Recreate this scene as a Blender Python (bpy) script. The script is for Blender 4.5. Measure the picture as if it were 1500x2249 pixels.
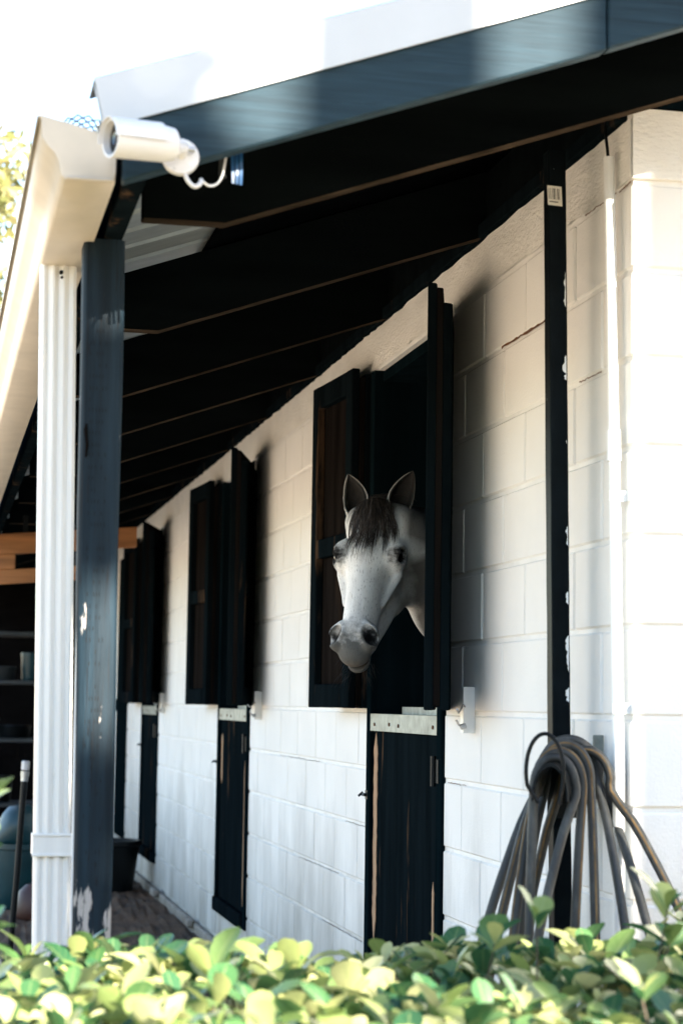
import bpy, bmesh, math, random
import numpy as np
from mathutils import Matrix, Vector
random.seed(7); rng = np.random.default_rng(7)
for o in list(bpy.data.objects): bpy.data.objects.remove(o)
S = bpy.context.scene
COL = S.collection
rad = math.radians

# ------------------------------------------------------------------ camera, world, sun, exposure
CAM = Vector((-1.497, -4.066, 1.280))
YAW, PITCH, ROLL = rad(11.705), rad(5.643), rad(0.857)
fwd = Vector((math.sin(YAW)*math.cos(PITCH), math.cos(YAW)*math.cos(PITCH), math.sin(PITCH)))
rgt = Vector((math.cos(YAW), -math.sin(YAW), 0)); upv = rgt.cross(fwd)
r2 = rgt*math.cos(ROLL)+upv*math.sin(ROLL); u2 = -rgt*math.sin(ROLL)+upv*math.cos(ROLL)
cd = bpy.data.cameras.new('camera'); cam = bpy.data.objects.new('camera', cd); COL.objects.link(cam)
cam.matrix_world = Matrix(((r2.x,u2.x,-fwd.x,CAM.x),(r2.y,u2.y,-fwd.y,CAM.y),(r2.z,u2.z,-fwd.z,CAM.z),(0,0,0,1)))
cd.sensor_fit = 'HORIZONTAL'; cd.sensor_width = 24.0; cd.lens = 24.0*4285.55/1500
cd.clip_start = 0.05; cd.clip_end = 1000
cd.dof.use_dof = True; cd.dof.focus_distance = 5.75; cd.dof.aperture_fstop = 4.5
S.camera = cam

SUN_AZ, SUN_EL = rad(25), rad(24)      # azimuth measured from -Y towards +X (behind the photographer, to the right)
SUNV = Vector((math.sin(SUN_AZ)*math.cos(SUN_EL), -math.cos(SUN_AZ)*math.cos(SUN_EL), math.sin(SUN_EL)))
w = bpy.data.worlds.new('World'); S.world = w; w.use_nodes = True
nt = w.node_tree; bg = nt.nodes['Background']
sky = nt.nodes.new('ShaderNodeTexSky'); sky.sky_type = 'NISHITA'; sky.sun_disc = False
sky.sun_elevation = SUN_EL; sky.sun_rotation = math.atan2(SUNV.x, SUNV.y)
sky.air_density = 1.0; sky.dust_density = 0.7; sky.ozone_density = 1.0
nt.links.new(sky.outputs[0], bg.inputs[0]); bg.inputs[1].default_value = 0.095
sl = bpy.data.lights.new('sun', 'SUN'); sl.energy = 5.0; sl.angle = rad(0.53); sl.color = (1.0, 0.9, 0.76)
so = bpy.data.objects.new('sun', sl); COL.objects.link(so)
so.rotation_euler = SUNV.to_track_quat('Z', 'Y').to_euler(); so.location = (6, -6, 8)
S.view_settings.view_transform = 'Standard'; S.view_settings.look = 'None'
S.view_settings.exposure = 2.76; S.view_settings.gamma = 1.0
S.render.engine = 'CYCLES'
S.cycles.max_bounces = 8; S.cycles.diffuse_bounces = 5

# ------------------------------------------------------------------ materials
def new_mat(name):
    m = bpy.data.materials.new(name); m.use_nodes = True
    return m, m.node_tree, m.node_tree.nodes['Principled BSDF']
def N(t, typ, **k):
    n = t.nodes.new(typ)
    for a, b in k.items(): setattr(n, a, b)
    return n
def pos_node(t, stretch=(1,1,1), obj=False):
    if obj: src = N(t, 'ShaderNodeTexCoord').outputs['Object']
    else: src = N(t, 'ShaderNodeNewGeometry').outputs['Position']
    mp = N(t, 'ShaderNodeMapping'); mp.inputs['Scale'].default_value = stretch
    t.links.new(src, mp.inputs[0]); return mp.outputs[0]
def noise(t, vec, scale, detail=4, rough=0.55):
    n = N(t, 'ShaderNodeTexNoise'); n.inputs['Scale'].default_value = scale
    n.inputs['Detail'].default_value = detail; n.inputs['Roughness'].default_value = rough
    t.links.new(vec, n.inputs['Vector']); return n.outputs[0]
def ramp(t, fac, a, b, ca=(0,0,0,1), cb=(1,1,1,1)):
    r = N(t, 'ShaderNodeValToRGB'); e = r.color_ramp.elements
    e[0].position = a; e[0].color = ca; e[1].position = b; e[1].color = cb
    t.links.new(fac, r.inputs[0]); return r.outputs[0]
def mrange(t, v, a, b, x=0., y=1.):
    m = N(t, 'ShaderNodeMapRange'); t.links.new(v, m.inputs[0])
    for i, k in enumerate((a, b, x, y)): m.inputs[i+1].default_value = k
    return m.outputs[0]
def mixc(t, fac, a, b):
    m = N(t, 'ShaderNodeMix', data_type='RGBA')
    if isinstance(fac, (int, float)): m.inputs[0].default_value = fac
    else: t.links.new(fac, m.inputs[0])
    for i, c in ((6, a), (7, b)):
        if isinstance(c, tuple): m.inputs[i].default_value = (*c[:3], 1)
        else: t.links.new(c, m.inputs[i])
    return m.outputs[2]
def math_n(t, op, a, b=None):
    m = N(t, 'ShaderNodeMath', operation=op)
    for i, c in ((0, a), (1, b)):
        if c is None: continue
        if isinstance(c, (int, float)): m.inputs[i].default_value = c
        else: t.links.new(c, m.inputs[i])
    return m.outputs[0]
def mat(name, col, rough=.6, var=.2, vscale=6, stretch=(1,1,1), bump=.15, bscale=80, bdist=.002, metallic=0, spec=.5,
        chips=None, dirt=None):
    """chips=(colour, scale, lo, hi, stretch)  dirt=(colour, ztop, scale)"""
    m, t, p = new_mat(name)
    v = pos_node(t, stretch)
    n1 = noise(t, v, vscale, 6)
    dark = tuple(c*(1-var) for c in col); lite = tuple(min(1, c*(1+var)) for c in col)
    c = mixc(t, ramp(t, n1, .3, .7), dark, lite)
    if chips:
        cc, cs, lo, hi, cst = chips
        nc = noise(t, pos_node(t, cst), cs, 6, .65)
        c = mixc(t, ramp(t, nc, lo, hi), c, cc)
    if dirt:
        dc, zt, ds = dirt
        sep = N(t, 'ShaderNodeSeparateXYZ'); t.links.new(N(t, 'ShaderNodeNewGeometry').outputs['Position'], sep.inputs[0])
        g = math_n(t, 'SUBTRACT', 1.0, math_n(t, 'DIVIDE', sep.outputs[2], zt))
        nd = noise(t, pos_node(t, (1,1,.35)), ds, 7, .65)
        f = math_n(t, 'ADD', math_n(t, 'MULTIPLY', g, .55), math_n(t, 'MULTIPLY', nd, .6))
        c = mixc(t, ramp(t, f, .47, .9), c, dc)
    t.links.new(c, p.inputs['Base Color'])
    p.inputs['Roughness'].default_value = rough; p.inputs['Metallic'].default_value = metallic
    p.inputs['Specular IOR Level'].default_value = spec
    if spec < .1: p.inputs['IOR'].default_value = 1.0 if spec < .07 else 1.1; p.inputs['Specular IOR Level'].default_value = .5
    b = N(t, 'ShaderNodeBump'); b.inputs['Strength'].default_value = bump; b.inputs['Distance'].default_value = bdist
    t.links.new(noise(t, v, bscale, 5, .6), b.inputs['Height']); t.links.new(b.outputs[0], p.inputs['Normal'])
    return m
M = {}
M['block'] = mat('painted_block', (.80,.80,.78), .62, .05, 2.2, bump=.6, bscale=120, bdist=.0022, spec=.05,
                 dirt=((.30,.29,.26), 1.3, 3.0))
M['mortar'] = mat('painted_mortar', (.78,.78,.76), .7, .06, 9, bump=.5, bscale=90, bdist=.003, spec=.3, dirt=((.3,.28,.24), 1.3, 4.0))
M['parge'] = mat('rough_parging', (.78,.77,.73), .75, .06, 5, (1,1.0,2.2), bump=.9, bscale=48, bdist=.006, spec=.25)
M['black'] = mat('black_paint', (.0030,.0072,.0095), .6, .35, 5, (3,3,.35), bump=.35, bscale=60, bdist=.0015, spec=.05)
M['blackworn'] = mat('worn_black_paint', (.0042,.0072,.0090), .6, .35, 5, (3,3,.3), bump=.35, bscale=60, bdist=.0015, spec=.05,
                     chips=((.075,.046,.028), 8, .60, .70, (1,1,.16)))
M['shutterface'] = mat('brown_black_shutter_face', (.0085,.0072,.0066), .65, .5, 6, (3,3,.25), bump=.5, bscale=50, bdist=.002, spec=.06, chips=((.024,.016,.011), 7, .64, .76, (1,1,.14)))
M['blackbeam'] = mat('black_rafter_paint', (.0036,.0052,.0058), .65, .35, 4, (.4,3,3), bump=.3, bscale=60, bdist=.0015, spec=.06)
M['rafterbottom'] = mat('light_catching_rafter_underside', (.045,.034,.025), .8, .6, 6, (.3,3,3), bump=.3, spec=.06)  # lighter brown painted in for light caught along the rafter undersides
M['slate'] = mat('slate_blue_paint', (.0125,.029,.041), .62, .30, 20, (.22,1,4.5), bump=.7, bscale=30, bdist=.002, spec=.12, chips=((.004,.010,.014), 7, .62, .72, (.5,1,5)))
M['post'] = mat('peeling_slate_blue_post', (.0085,.0185,.0275), .6, .5, 9, (4,4,.22), bump=.8, bscale=30, bdist=.003, spec=.12)
def post_mat():
    m = M['post']; t = m.node_tree; p = t.nodes['Principled BSDF']
    base = p.inputs['Base Color'].links[0].from_socket
    sep = N(t, 'ShaderNodeSeparateXYZ'); t.links.new(N(t, 'ShaderNodeNewGeometry').outputs['Position'], sep.inputs[0])
    nz = noise(t, pos_node(t, (1,1,.16)), 38, 6, .7)
    g = ramp(t, sep.outputs[2], .75, 1.15, (1,1,1,1), (0,0,0,1))
    f = math_n(t, 'ADD', nz, math_n(t, 'MULTIPLY', g, .20))
    c = mixc(t, ramp(t, f, .66, .685), base, (.36,.34,.32))
    # hair cracks running down the grain
    wv = noise(t, pos_node(t, (1,1,.035)), 46, 3, .5)
    cr = ramp(t, math_n(t, 'ABSOLUTE', math_n(t, 'SUBTRACT', wv, .47)), .002, .012, (1,1,1,1), (0,0,0,1))
    c = mixc(t, math_n(t, 'MULTIPLY', cr, .75), c, (.008,.008,.009))
    t.links.new(c, p.inputs['Base Color'])
post_mat()
M['gutter'] = mat('cream_gutter_metal', (.45,.405,.325), .42, .1, 7, bump=.05, bscale=30, spec=.5,
                  chips=((.10,.075,.05), 60, .71, .76, (1,1,1)))
M['spout'] = mat('white_downspout_metal', (.80,.79,.75), .4, .08, 5, (3,3,.4), bump=.06, bscale=30,
                 chips=((.42,.41,.34), 26, .64, .85, (1.5,1.5,.22)))
M['trim'] = mat('white_rake_metal', (.42,.45,.47), .35, .04, 5, bump=.05, bscale=20)
M['roof'] = mat('galvanised_sheet', (.36,.40,.40), .45, .15, 8, (.3,3,3), bump=.05, metallic=.25)
M['roofdark'] = mat('old_dark_decking', (.002,.0026,.003), .8, .4, 6, (.3,3,3), bump=.2, spec=.05)
M['plate'] = mat('galvanised_plate', (.20,.22,.20), .5, .35, 22, bump=.15, bscale=90, metallic=.35,
                 chips=((.10,.055,.035), 14, .66, .75, (1,1,.6)))
M['rawwood'] = mat('bare_splintered_wood', (.36,.215,.12), .8, .45, 9, (3,3,.18), bump=1.0, bscale=50, bdist=.004)
M['beam'] = mat('raw_orange_timber', (.36,.15,.05), .7, .35, 7, (.3,3,4), bump=.3, bscale=40)
M['whitepvc'] = mat('white_painted_pipe', (.78,.79,.78), .4, .05, 5, bump=.1, bscale=60)
M['whiteplastic'] = mat('white_plastic', (.60,.60,.59), .35, .03, 8, bump=.03)
M['blackmetal'] = mat('black_coated_metal', (.003,.0045,.0055), .45, .3, 9, spec=.2, bump=.35, bscale=120, bdist=.001)
M['poleskin'] = mat('black_pole_coating', (.004,.0065,.008), .38, .3, 14, spec=.09, bump=.45, bscale=210, bdist=.001,
                    chips=((.55,.56,.55), 15, .715, .725, (1,1,.5)))
M['glass'] = mat('black_lens_glass', (.006,.007,.01), .08, .1, 4, bump=0)
M['rust'] = mat('rust_stain', (.13,.055,.022), .9, .5, 40, bump=.5)
M['chrome'] = mat('zinc_hardware', (.45,.45,.44), .35, .2, 20, bump=.1, metallic=.8)
M['ground'] = mat('sandy_ground', (.62,.48,.33), .95, .3, 1.3, bump=.9, bscale=14, bdist=.03,
                  chips=((.12,.085,.055), 6, .6, .78, (1,1,1)))
M['straw'] = mat('dirt_and_straw', (.085,.045,.023), .95, .6, 7, (1,.5,1), bump=1.0, bscale=38, bdist=.03,
                 chips=((.24,.15,.07), 20, .62, .72, (1.6,.5,1)))
M['stall'] = mat('dark_stall_boards', (.005,.0045,.0045), .85, .4, 5, (1,1,4), bump=.3, spec=.05)
M['hose'] = mat('weathered_rubber_hose', (.022,.024,.023), .6, .5, 11, (1,1,.5), bump=.35, bscale=90, bdist=.002,
                chips=((.075,.078,.072), 17, .5, .72, (1,1,.35)))
M['hosestripe'] = mat('faded_yellow_stripe', (.13,.078,.028), .8, .6, 22, bump=.2, chips=((.05,.045,.035), 26, .52, .66, (1,1,.5)))
M['teal'] = mat('teal_plastic', (.004,.035,.042), .4, .2, 6, bump=.05)
M['orange'] = mat('dull_orange_plastic', (.05,.014,.007), .5, .2, 6, bump=.05)
M['grey'] = mat('grey_clutter', (.022,.026,.027), .6, .3, 9, bump=.1)
M['blue'] = mat('blue_plastic_strap', (.01,.075,.20), .4, .2, 12, (4,4,.6), bump=.2)
M['sticker'] = mat('white_sticker_paper', (.78,.74,.66), .6, .04, 8, bump=.02)
M['ink'] = mat('black_print', (.012,.012,.012), .8, .1, 8, bump=0, spec=.05)
M['bark'] = mat('tree_bark', (.09,.065,.045), .9, .4, 6, (2,2,.5), bump=1, bscale=20, bdist=.02)
M['concrete'] = mat('whitewashed_footing', (.52,.51,.47), .85, .25, 6, bump=.6, bscale=35, bdist=.006, dirt=((.16,.13,.1), .6, 6))

def leaf_mat(name, cols, rough=.35, trans=.35, veins=False):
    m, t, p = new_mat(name)
    g = N(t, 'ShaderNodeNewGeometry'); oi = N(t, 'ShaderNodeObjectInfo')
    r = math_n(t, 'FRACT', math_n(t, 'ADD', g.outputs['Random Per Island'], oi.outputs['Random']))
    cr = N(t, 'ShaderNodeValToRGB'); e = cr.color_ramp.elements
    e[0].position = 0; e[0].color = (*cols[0], 1); e[1].position = 1; e[1].color = (*cols[-1], 1)
    for i, c in enumerate(cols[1:-1]):
        x = e.new((i+1)/(len(cols)-1)); x.color = (*c, 1)
    t.links.new(r, cr.inputs[0])
    nn = noise(t, pos_node(t), 60, 3)
    c = mixc(t, math_n(t, 'MULTIPLY', nn, .35), cr.outputs[0], tuple(v*.55 for v in cols[0]))
    if veins:
        uv = N(t, 'ShaderNodeUVMap'); sp_ = N(t, 'ShaderNodeSeparateXYZ'); t.links.new(uv.outputs[0], sp_.inputs[0])
        ax_ = math_n(t, 'ABSOLUTE', math_n(t, 'SUBTRACT', sp_.outputs[0], .5))
        mid = mrange(t, ax_, .015, .05, 1., 0.)
        lat_ = math_n(t, 'ABSOLUTE', math_n(t, 'SUBTRACT', math_n(t, 'FRACT', math_n(t, 'SUBTRACT', math_n(t, 'MULTIPLY', sp_.outputs[1], 7.), math_n(t, 'MULTIPLY', ax_, 3.2))), .5))
        lv = math_n(t, 'MULTIPLY', mrange(t, lat_, .03, .10, 1., 0.), .35)
        c = mixc(t, math_n(t, 'MULTIPLY', math_n(t, 'MAXIMUM', mid, lv), .55), c, (.26,.32,.13))
        edge = math_n(t, 'MULTIPLY', mrange(t, math_n(t, 'ADD', math_n(t, 'MAXIMUM', math_n(t, 'MULTIPLY', ax_, 2.), sp_.outputs[1]), math_n(t, 'MULTIPLY', noise(t, pos_node(t), 45, 3), .35)), 1.18, 1.26), .7)
        c = mixc(t, edge, c, (.16,.10,.04))
    t.links.new(c, p.inputs['Base Color']); p.inputs['Roughness'].default_value = rough
    tr = N(t, 'ShaderNodeBsdfTranslucent'); t.links.new(cr.outputs[0], tr.inputs[0])
    mx = N(t, 'ShaderNodeMixShader'); mx.inputs[0].default_value = trans
    t.links.new(p.outputs[0], mx.inputs[1]); t.links.new(tr.outputs[0], mx.inputs[2])
    t.links.new(mx.outputs[0], t.nodes['Material Output'].inputs[0])
    return m
M['hedgeleaf'] = leaf_mat('hedge_leaf', [(.022,.085,.040),(.06,.16,.055),(.22,.30,.09),(.45,.47,.18),(.62,.60,.32)], .24, .32, True)
M['paleleaf'] = leaf_mat('pale_tree_leaf', [(.16,.18,.06),(.26,.25,.10),(.36,.32,.15)], .5, .4)
M['treeleaf'] = leaf_mat('tree_leaf', [(.05,.085,.02),(.09,.12,.03),(.15,.15,.04)], .5, .35)

# ------------------------------------------------------------------ mesh helpers
class MB:
    def __init__(s): s.v = []; s.f = []
    def add(s, v, f):
        b = len(s.v); s.v += [tuple(map(float, p)) for p in v]; s.f += [tuple(i+b for i in q) for q in f]
    def box(s, x0, x1, y0, y1, z0, z1):
        s.add([(x,y,z) for z in (z0,z1) for y in (y0,y1) for x in (x0,x1)],
              [(0,2,3,1),(4,5,7,6),(0,1,5,4),(1,3,7,5),(3,2,6,7),(2,0,4,6)])
    def prism(s, poly, axis, a, b):
        """poly: 2D outline; axis 'y' -> poly in (x,z); 'x' -> (y,z); 'z' -> (x,y)"""
        def P(q, h):
            return {'y': (q[0],h,q[1]), 'x': (h,q[0],q[1]), 'z': (q[0],q[1],h)}[axis]
        n = len(poly)
        s.add([P(q,a) for q in poly]+[P(q,b) for q in poly],
              [tuple(range(n))[::-1], tuple(range(n,2*n))]+[(i,(i+1)%n,n+(i+1)%n,n+i) for i in range(n)])
    def tube(s, pts, r, seg=8, cap=True):
        pts = [Vector(p) for p in pts]; n = len(pts)
        rr = r if hasattr(r, '__len__') else [r]*n
        t0 = (pts[1]-pts[0]).normalized(); a = t0.orthogonal().normalized(); b0 = len(s.v)
        for i, p in enumerate(pts):
            t = (pts[min(i+1,n-1)]-pts[max(i-1,0)]).normalized()
            a = (a-t*a.dot(t)).normalized(); b = t.cross(a)
            for k in range(seg):
                th = 2*math.pi*k/seg
                s.v.append(tuple(p+(a*math.cos(th)+b*math.sin(th))*rr[i]))
        for i in range(n-1):
            for k in range(seg):
                k2 = (k+1)%seg
                s.f.append((b0+i*seg+k, b0+i*seg+k2, b0+(i+1)*seg+k2, b0+(i+1)*seg+k))
        if cap:
            s.f.append(tuple(b0+k for k in range(seg))[::-1]); s.f.append(tuple(b0+(n-1)*seg+k for k in range(seg)))
    def mesh(s, name):
        me = bpy.data.meshes.new(name); me.from_pydata(s.v, [], s.f); me.update(); return me
def fix(me, bevel=0, seg=1, smooth=False, ang=40):
    bm = bmesh.new(); bm.from_mesh(me)
    bmesh.ops.recalc_face_normals(bm, faces=bm.faces)
    if bevel:
        es = [e for e in bm.edges if len(e.link_faces) == 2 and e.calc_face_angle(0) > rad(30)]
        bmesh.ops.bevel(bm, geom=es, offset=bevel, segments=seg, affect='EDGES', profile=.6, clamp_overlap=True)
    bm.to_mesh(me); bm.free()
    if smooth:
        me.shade_smooth()
        if ang < 180: me.set_sharp_from_angle(angle=rad(ang))
    return me
def link(name, me, m, parent=None, loc=None):
    if m is not None and len(me.materials) == 0: me.materials.append(M[m] if isinstance(m, str) else m)
    o = bpy.data.objects.new(name, me); COL.objects.link(o)
    if loc is not None: o.location = loc
    if parent is not None: setparent(o, parent)
    return o
ROOTS = {}
def setparent(o, parent):
    o.parent = parent
    o.matrix_parent_inverse = WM[parent.name].inverted() if parent.name in WM else Matrix.Identity(4)
WM = {}
def empty(name, loc=(0,0,0), label=None, cat=None, group=None):
    o = bpy.data.objects.new(name, None); COL.objects.link(o); o.location = loc; o.empty_display_size = .1
    WM[o.name] = Matrix.Translation(Vector(loc))
    if label: tag(o, label, cat, group)
    return o
def tag(o, label, cat, group=None, kind=None):
    if label: o['label'] = label
    if cat: o['category'] = cat
    if group: o['group'] = group
    if kind: o['kind'] = kind
    return o
def build(mb, name, m, parent=None, bevel=0, smooth=False, seg=1, ang=40):
    return link(name, fix(mb.mesh(name), bevel, seg, smooth, ang), m, parent)
def bx(name, m, parent, x0, x1, y0, y1, z0, z1, bevel=.003):
    b = MB(); b.box(x0,x1,y0,y1,z0,z1); return build(b, name, m, parent, bevel)

# ------------------------------------------------------------------ ground
def grid_sheet(name, m, x0, x1, y0, y1, z, n, amp):
    xs = np.linspace(x0,x1,n); ys = np.linspace(y0,y1,n)
    v = [(x,y,z+amp*rng.normal()) for y in ys for x in xs]
    f = [(j*n+i, j*n+i+1, (j+1)*n+i+1, (j+1)*n+i) for j in range(n-1) for i in range(n-1)]
    me = bpy.data.meshes.new(name); me.from_pydata(v, [], f); me.update(); me.shade_smooth()
    o = link(name, me, m); o['kind'] = 'structure'; return o
g = MB(); g.add([(-300,-300,-.02),(300,-300,-.02),(300,300,-.02),(-300,300,-.02)], [(0,1,2,3)])
go = build(g, 'ground', 'ground'); go['kind'] = 'structure'
go2 = grid_sheet('aisle_floor', 'straw', -1.12, .02, -.25, 14.5, .0, 60, .008)

# ------------------------------------------------------------------ stable
stable = empty('stable', (0,0,0), 'white painted block stable with black dutch doors, shutters and sloping eave', 'building')
K0 = 1.26
ZTOP = 2.607
DOORS = [(1.60, 2.62), (5.25, 6.27), (9.12, 10.16)]
DZ0, DZ1 = .20, 2.457
CLOSED = (11.3, 12.25)
YEND = 14.0
side = MB(); 
def wall_back(mb):
    # mortar face 4 mm behind the block faces, split around the openings
    ys = [0.006]
    for a, b in DOORS+[CLOSED]: ys += [a, b]
    ys.append(YEND)
    for i in range(0, len(ys), 2): mb.box(.0055, .185, ys[i], ys[i+1], -.02, ZTOP-.002)
    for a, b in DOORS+[CLOSED]:
        mb.box(.004, .185, a, b, -.02, DZ0-.002); mb.box(.004, .185, a, b, DZ1, ZTOP-.002)
wall_back(side); side_wall = build(side, 'side_wall', 'mortar', stable)
emb = MB(); emb.box(.19, 4.0, .004, .15, -.02, 2.62); end_wall = build(emb, 'end_wall', 'mortar', stable)
BM = {}
def block_mesh(dx, dy, dz):
    k = (round(dx,3), round(dy,3), round(dz,3))
    if k not in BM:
        b = MB(); b.box(-dx/2,dx/2,-dy/2,dy/2,-dz/2,dz/2)
        me = fix(b.mesh('block'), min(.0048, min(k)*.2)); me.materials.append(M['block']); BM[k] = me
    return BM[k]
pieces = []
courses = [(.0, .06-.003, 1)] + [(K0+.2*k, K0+.2*k+.2, k) for k in range(-6, 6)]
JV, JH = .006, .011
for zi, (za, zb, k) in enumerate(courses):
    if zi == 0: continue
    even = (k % 2 == 0)                        # k=4,2: joints at .2, .6, 1.0
    y = .2 if even else .4
    x_first = .4 if even else .2
    z0, z1 = za+JH/2, zb-JH/2
    zc, dz = (z0+z1)/2, z1-z0
    # corner block
    if even: pieces.append((Vector((.195, .097, zc)), (.390-.0, .194-.0, dz), 'c', end_wall))
    else:    pieces.append((Vector((.097, .195, zc)), (.194, .390, dz), 'c', side_wall))
    ivs = []
    if zb > DZ0+.01 and za < DZ1-.01:
        c0 = y
        for a, b in DOORS+[CLOSED]: ivs.append((c0, a)); c0 = b
        ivs.append((c0, YEND))
    else: ivs = [(y, YEND)]
    j = y
    while j < YEND-.01:
        for a, b in ivs:
            p0, p1 = max(j, a), min(j+.4, b)
            if p1-p0 > .02:
                q0 = p0+(JV/2 if p0 == j else .001); q1 = p1-(JV/2 if p1 == j+.4 else .001)
                pieces.append((Vector((.055, (q0+q1)/2, zc)), (.11, q1-q0, dz), 's', side_wall))
        j += .4
    x = x_first
    while x < 2.0:
        pieces.append((Vector((x+.2, .055, zc)), (.4-JV, .11, dz), 'e', end_wall)); x += .4
pieces.sort(key=lambda q: (q[0].y if q[2] != 'e' else (2.0 if q[0].x < .45 else 50+q[0].x)))
far = {side_wall: MB(), end_wall: MB()}
nvis = 0
for c, d, kind, par in pieces:
    if nvis < 299 and not (kind == 'e' and c.x > .9):
        off = Vector((random.gauss(0,.0006), random.gauss(0,.0006), 0))
        link('block', block_mesh(*d), None, par, c+off); nvis += 1
    else:
        far[par].box(c.x-d[0]/2, c.x+d[0]/2, c.y-d[1]/2, c.y+d[1]/2, c.z-d[2]/2, c.z+d[2]/2)
for par, b in far.items():
    if b.v:
        o = build(b, 'block_field', 'block', par, .003); o['kind'] = 'stuff'
# rough parged top course under the plate
b = MB()
n = 140; ys = np.linspace(.0, YEND, n)
def parge(mb, y0, y1):
    n = max(3, int((y1-y0)/.05)); m_ = 5
    vs = []; fs = []
    for i in range(n+1):
        for j in range(m_+1):
            y = y0+(y1-y0)*i/n; z = K0+1.2+.006+(ZTOP-K0-1.2-.006)*j/m_
            vs.append((-.004+.0025*random.gauss(0,1), y, z))
    for i in range(n):
        for j in range(m_): fs.append((i*(m_+1)+j, i*(m_+1)+j+1, (i+1)*(m_+1)+j+1, (i+1)*(m_+1)+j))
    b0 = len(vs)
    mb.add(vs, fs)
parge(b, 0.0, YEND)
build(b, 'parged_course', 'parge', side_wall, smooth=True, ang=180)
b = MB(); b.box(.0, 2.2, -.006, .11, K0+1.2+.008, 2.628); b.box(-.006,-.0045,-.006,.11,K0+1.2+.008,ZTOP-.003)
build(b, 'cap_course', 'parge', end_wall, .006, seg=2)
b = MB(); b.box(-.03, .0, 0.02, YEND, -.02, .055)
build(b, 'footing', 'concrete', side_wall, .012, seg=2)
# cracks with rust in the bed joints
def crack(pts, wd):
    mb = MB(); v = []; f = []
    for i, (y, z) in enumerate(pts):
        h = wd*(.4+random.random()); v += [(-.0014, y, z-h/2), (-.0014, y, z+h/2), (-.0002,y,z-h/2),(-.0002,y,z+h/2)]
        if i: a = 4*(i-1); f += [(a,a+1,a+5,a+4),(a+1,a+3,a+7,a+5),(a+2,a,a+4,a+6)]
    mb.add(v, f); return mb
def crack_line(y0, y1, z, wd, slope=0):
    return crack([(y0+(y1-y0)*i/26, z+slope*i/26+random.gauss(0,.0012)) for i in range(27)], wd)
build(crack_line(.52, 1.02, K0+1.0+.003, .006), 'crack', 'rust', side_wall)
build(crack_line(.20, .36, K0+.8, .002), 'crack', 'rust', side_wall)
build(crack_line(.005, .08, K0+1.2+.001, .003, -.005), 'crack', 'rust', side_wall)
build(crack_line(.1, .32, K0+1.2-.0, .0022), 'crack', 'rust', side_wall)
for i, (a, c) in enumerate(((1.35,1.55),(2.66,3.0),(3.1,3.9),(2.7,3.4),(3.5,4.4))):
    build(crack_line(a, c, K0-.2*(1+i%4)-.0042, .0014), 'crack', 'rust', side_wall)

# timber plate along the wall top, rafters, deck, metal roof
SL = .35
def zr(x): return 2.613+SL*x           # underside of the rafters
bx('wall_plate', 'blackworn', stable, -.022, .12, .03, YEND, ZTOP+.002, ZTOP+.042)
raf_y = [0.0]+[1.215*i for i in range(1, 12)]
def rafter_mesh():
    poly = [(-1.10, 2.290), (-.925, 2.290), (.30, zr(.30)), (.30, zr(.30)+.193), (-1.10, zr(-1.10)+.193)]
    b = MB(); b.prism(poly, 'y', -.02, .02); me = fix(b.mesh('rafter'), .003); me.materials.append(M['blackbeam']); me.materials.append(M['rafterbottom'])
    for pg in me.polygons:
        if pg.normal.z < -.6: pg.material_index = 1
    return me
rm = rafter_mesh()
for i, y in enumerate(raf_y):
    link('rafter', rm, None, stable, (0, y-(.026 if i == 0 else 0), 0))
for i in range(len(raf_y)-1):           # blocking over the plate
    bx('blocking', 'blackbeam', stable, .0, .04, raf_y[i]+.024, raf_y[i+1]-.024, ZTOP+.045, 2.80, .002)
DK = .195
def slab(name, m, x0, x1, y0, y1, o0, o1, bevel=.002):
    b = MB(); b.prism([(x0,zr(x0)+o0),(x1,zr(x1)+o0),(x1,zr(x1)+o1),(x0,zr(x0)+o1)], 'y', y0, y1)
    return build(b, name, m, stable, bevel)
for xx in (-1.06, -.55, .0):
    pass
slab('deck_board', 'roofdark', -.80, 3.8, -.52, YEND, DK+.002, DK+.018)
# ribbed metal sheet
def ribbed(x0, x1, y0, y1, o):
    prof = []; y = y0
    while y < y1-.01:
        for dy, h in ((0,0),(.10,0),(.115,.018),(.135,.018),(.15,0)):
            if y+dy <= y1: prof.append((y+dy, h))
        y += .2
    prof.append((y1, 0)); b = MB(); n = len(prof)
    v = [(x, y, zr(x)+o+h) for x in (x0,x1) for y, h in prof]
    b.add(v, [(i, i+1, n+i+1, n+i) for i in range(n-1)])
    return b
o = build(ribbed(-1.215, 3.8, -.55, YEND, DK+.024), 'roof_sheet', 'roof', stable)
sm = o.modifiers.new('t', 'SOLIDIFY'); sm.thickness = .003; sm.offset = 1
# fascia carrying the gutter and barge boards on the rake
bx('fascia_board', 'blackworn', stable, -1.183, -1.144, -.53, YEND, 2.232, 2.415)
def barge(x0, x1, dz0=0, dz1=0):
    b = MB(); b.prism([(x0,2.642+SL*x0+dz0),(x1,2.642+SL*x1+dz1),(x1,2.79+SL*x1),(x0,2.79+SL*x0)], 'y', -.572, -.532)
    return build(b, 'barge_board', 'slate', stable, .004)
barge(-1.19, -.262); barge(-.259, 2.4, .002, .05)
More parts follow.
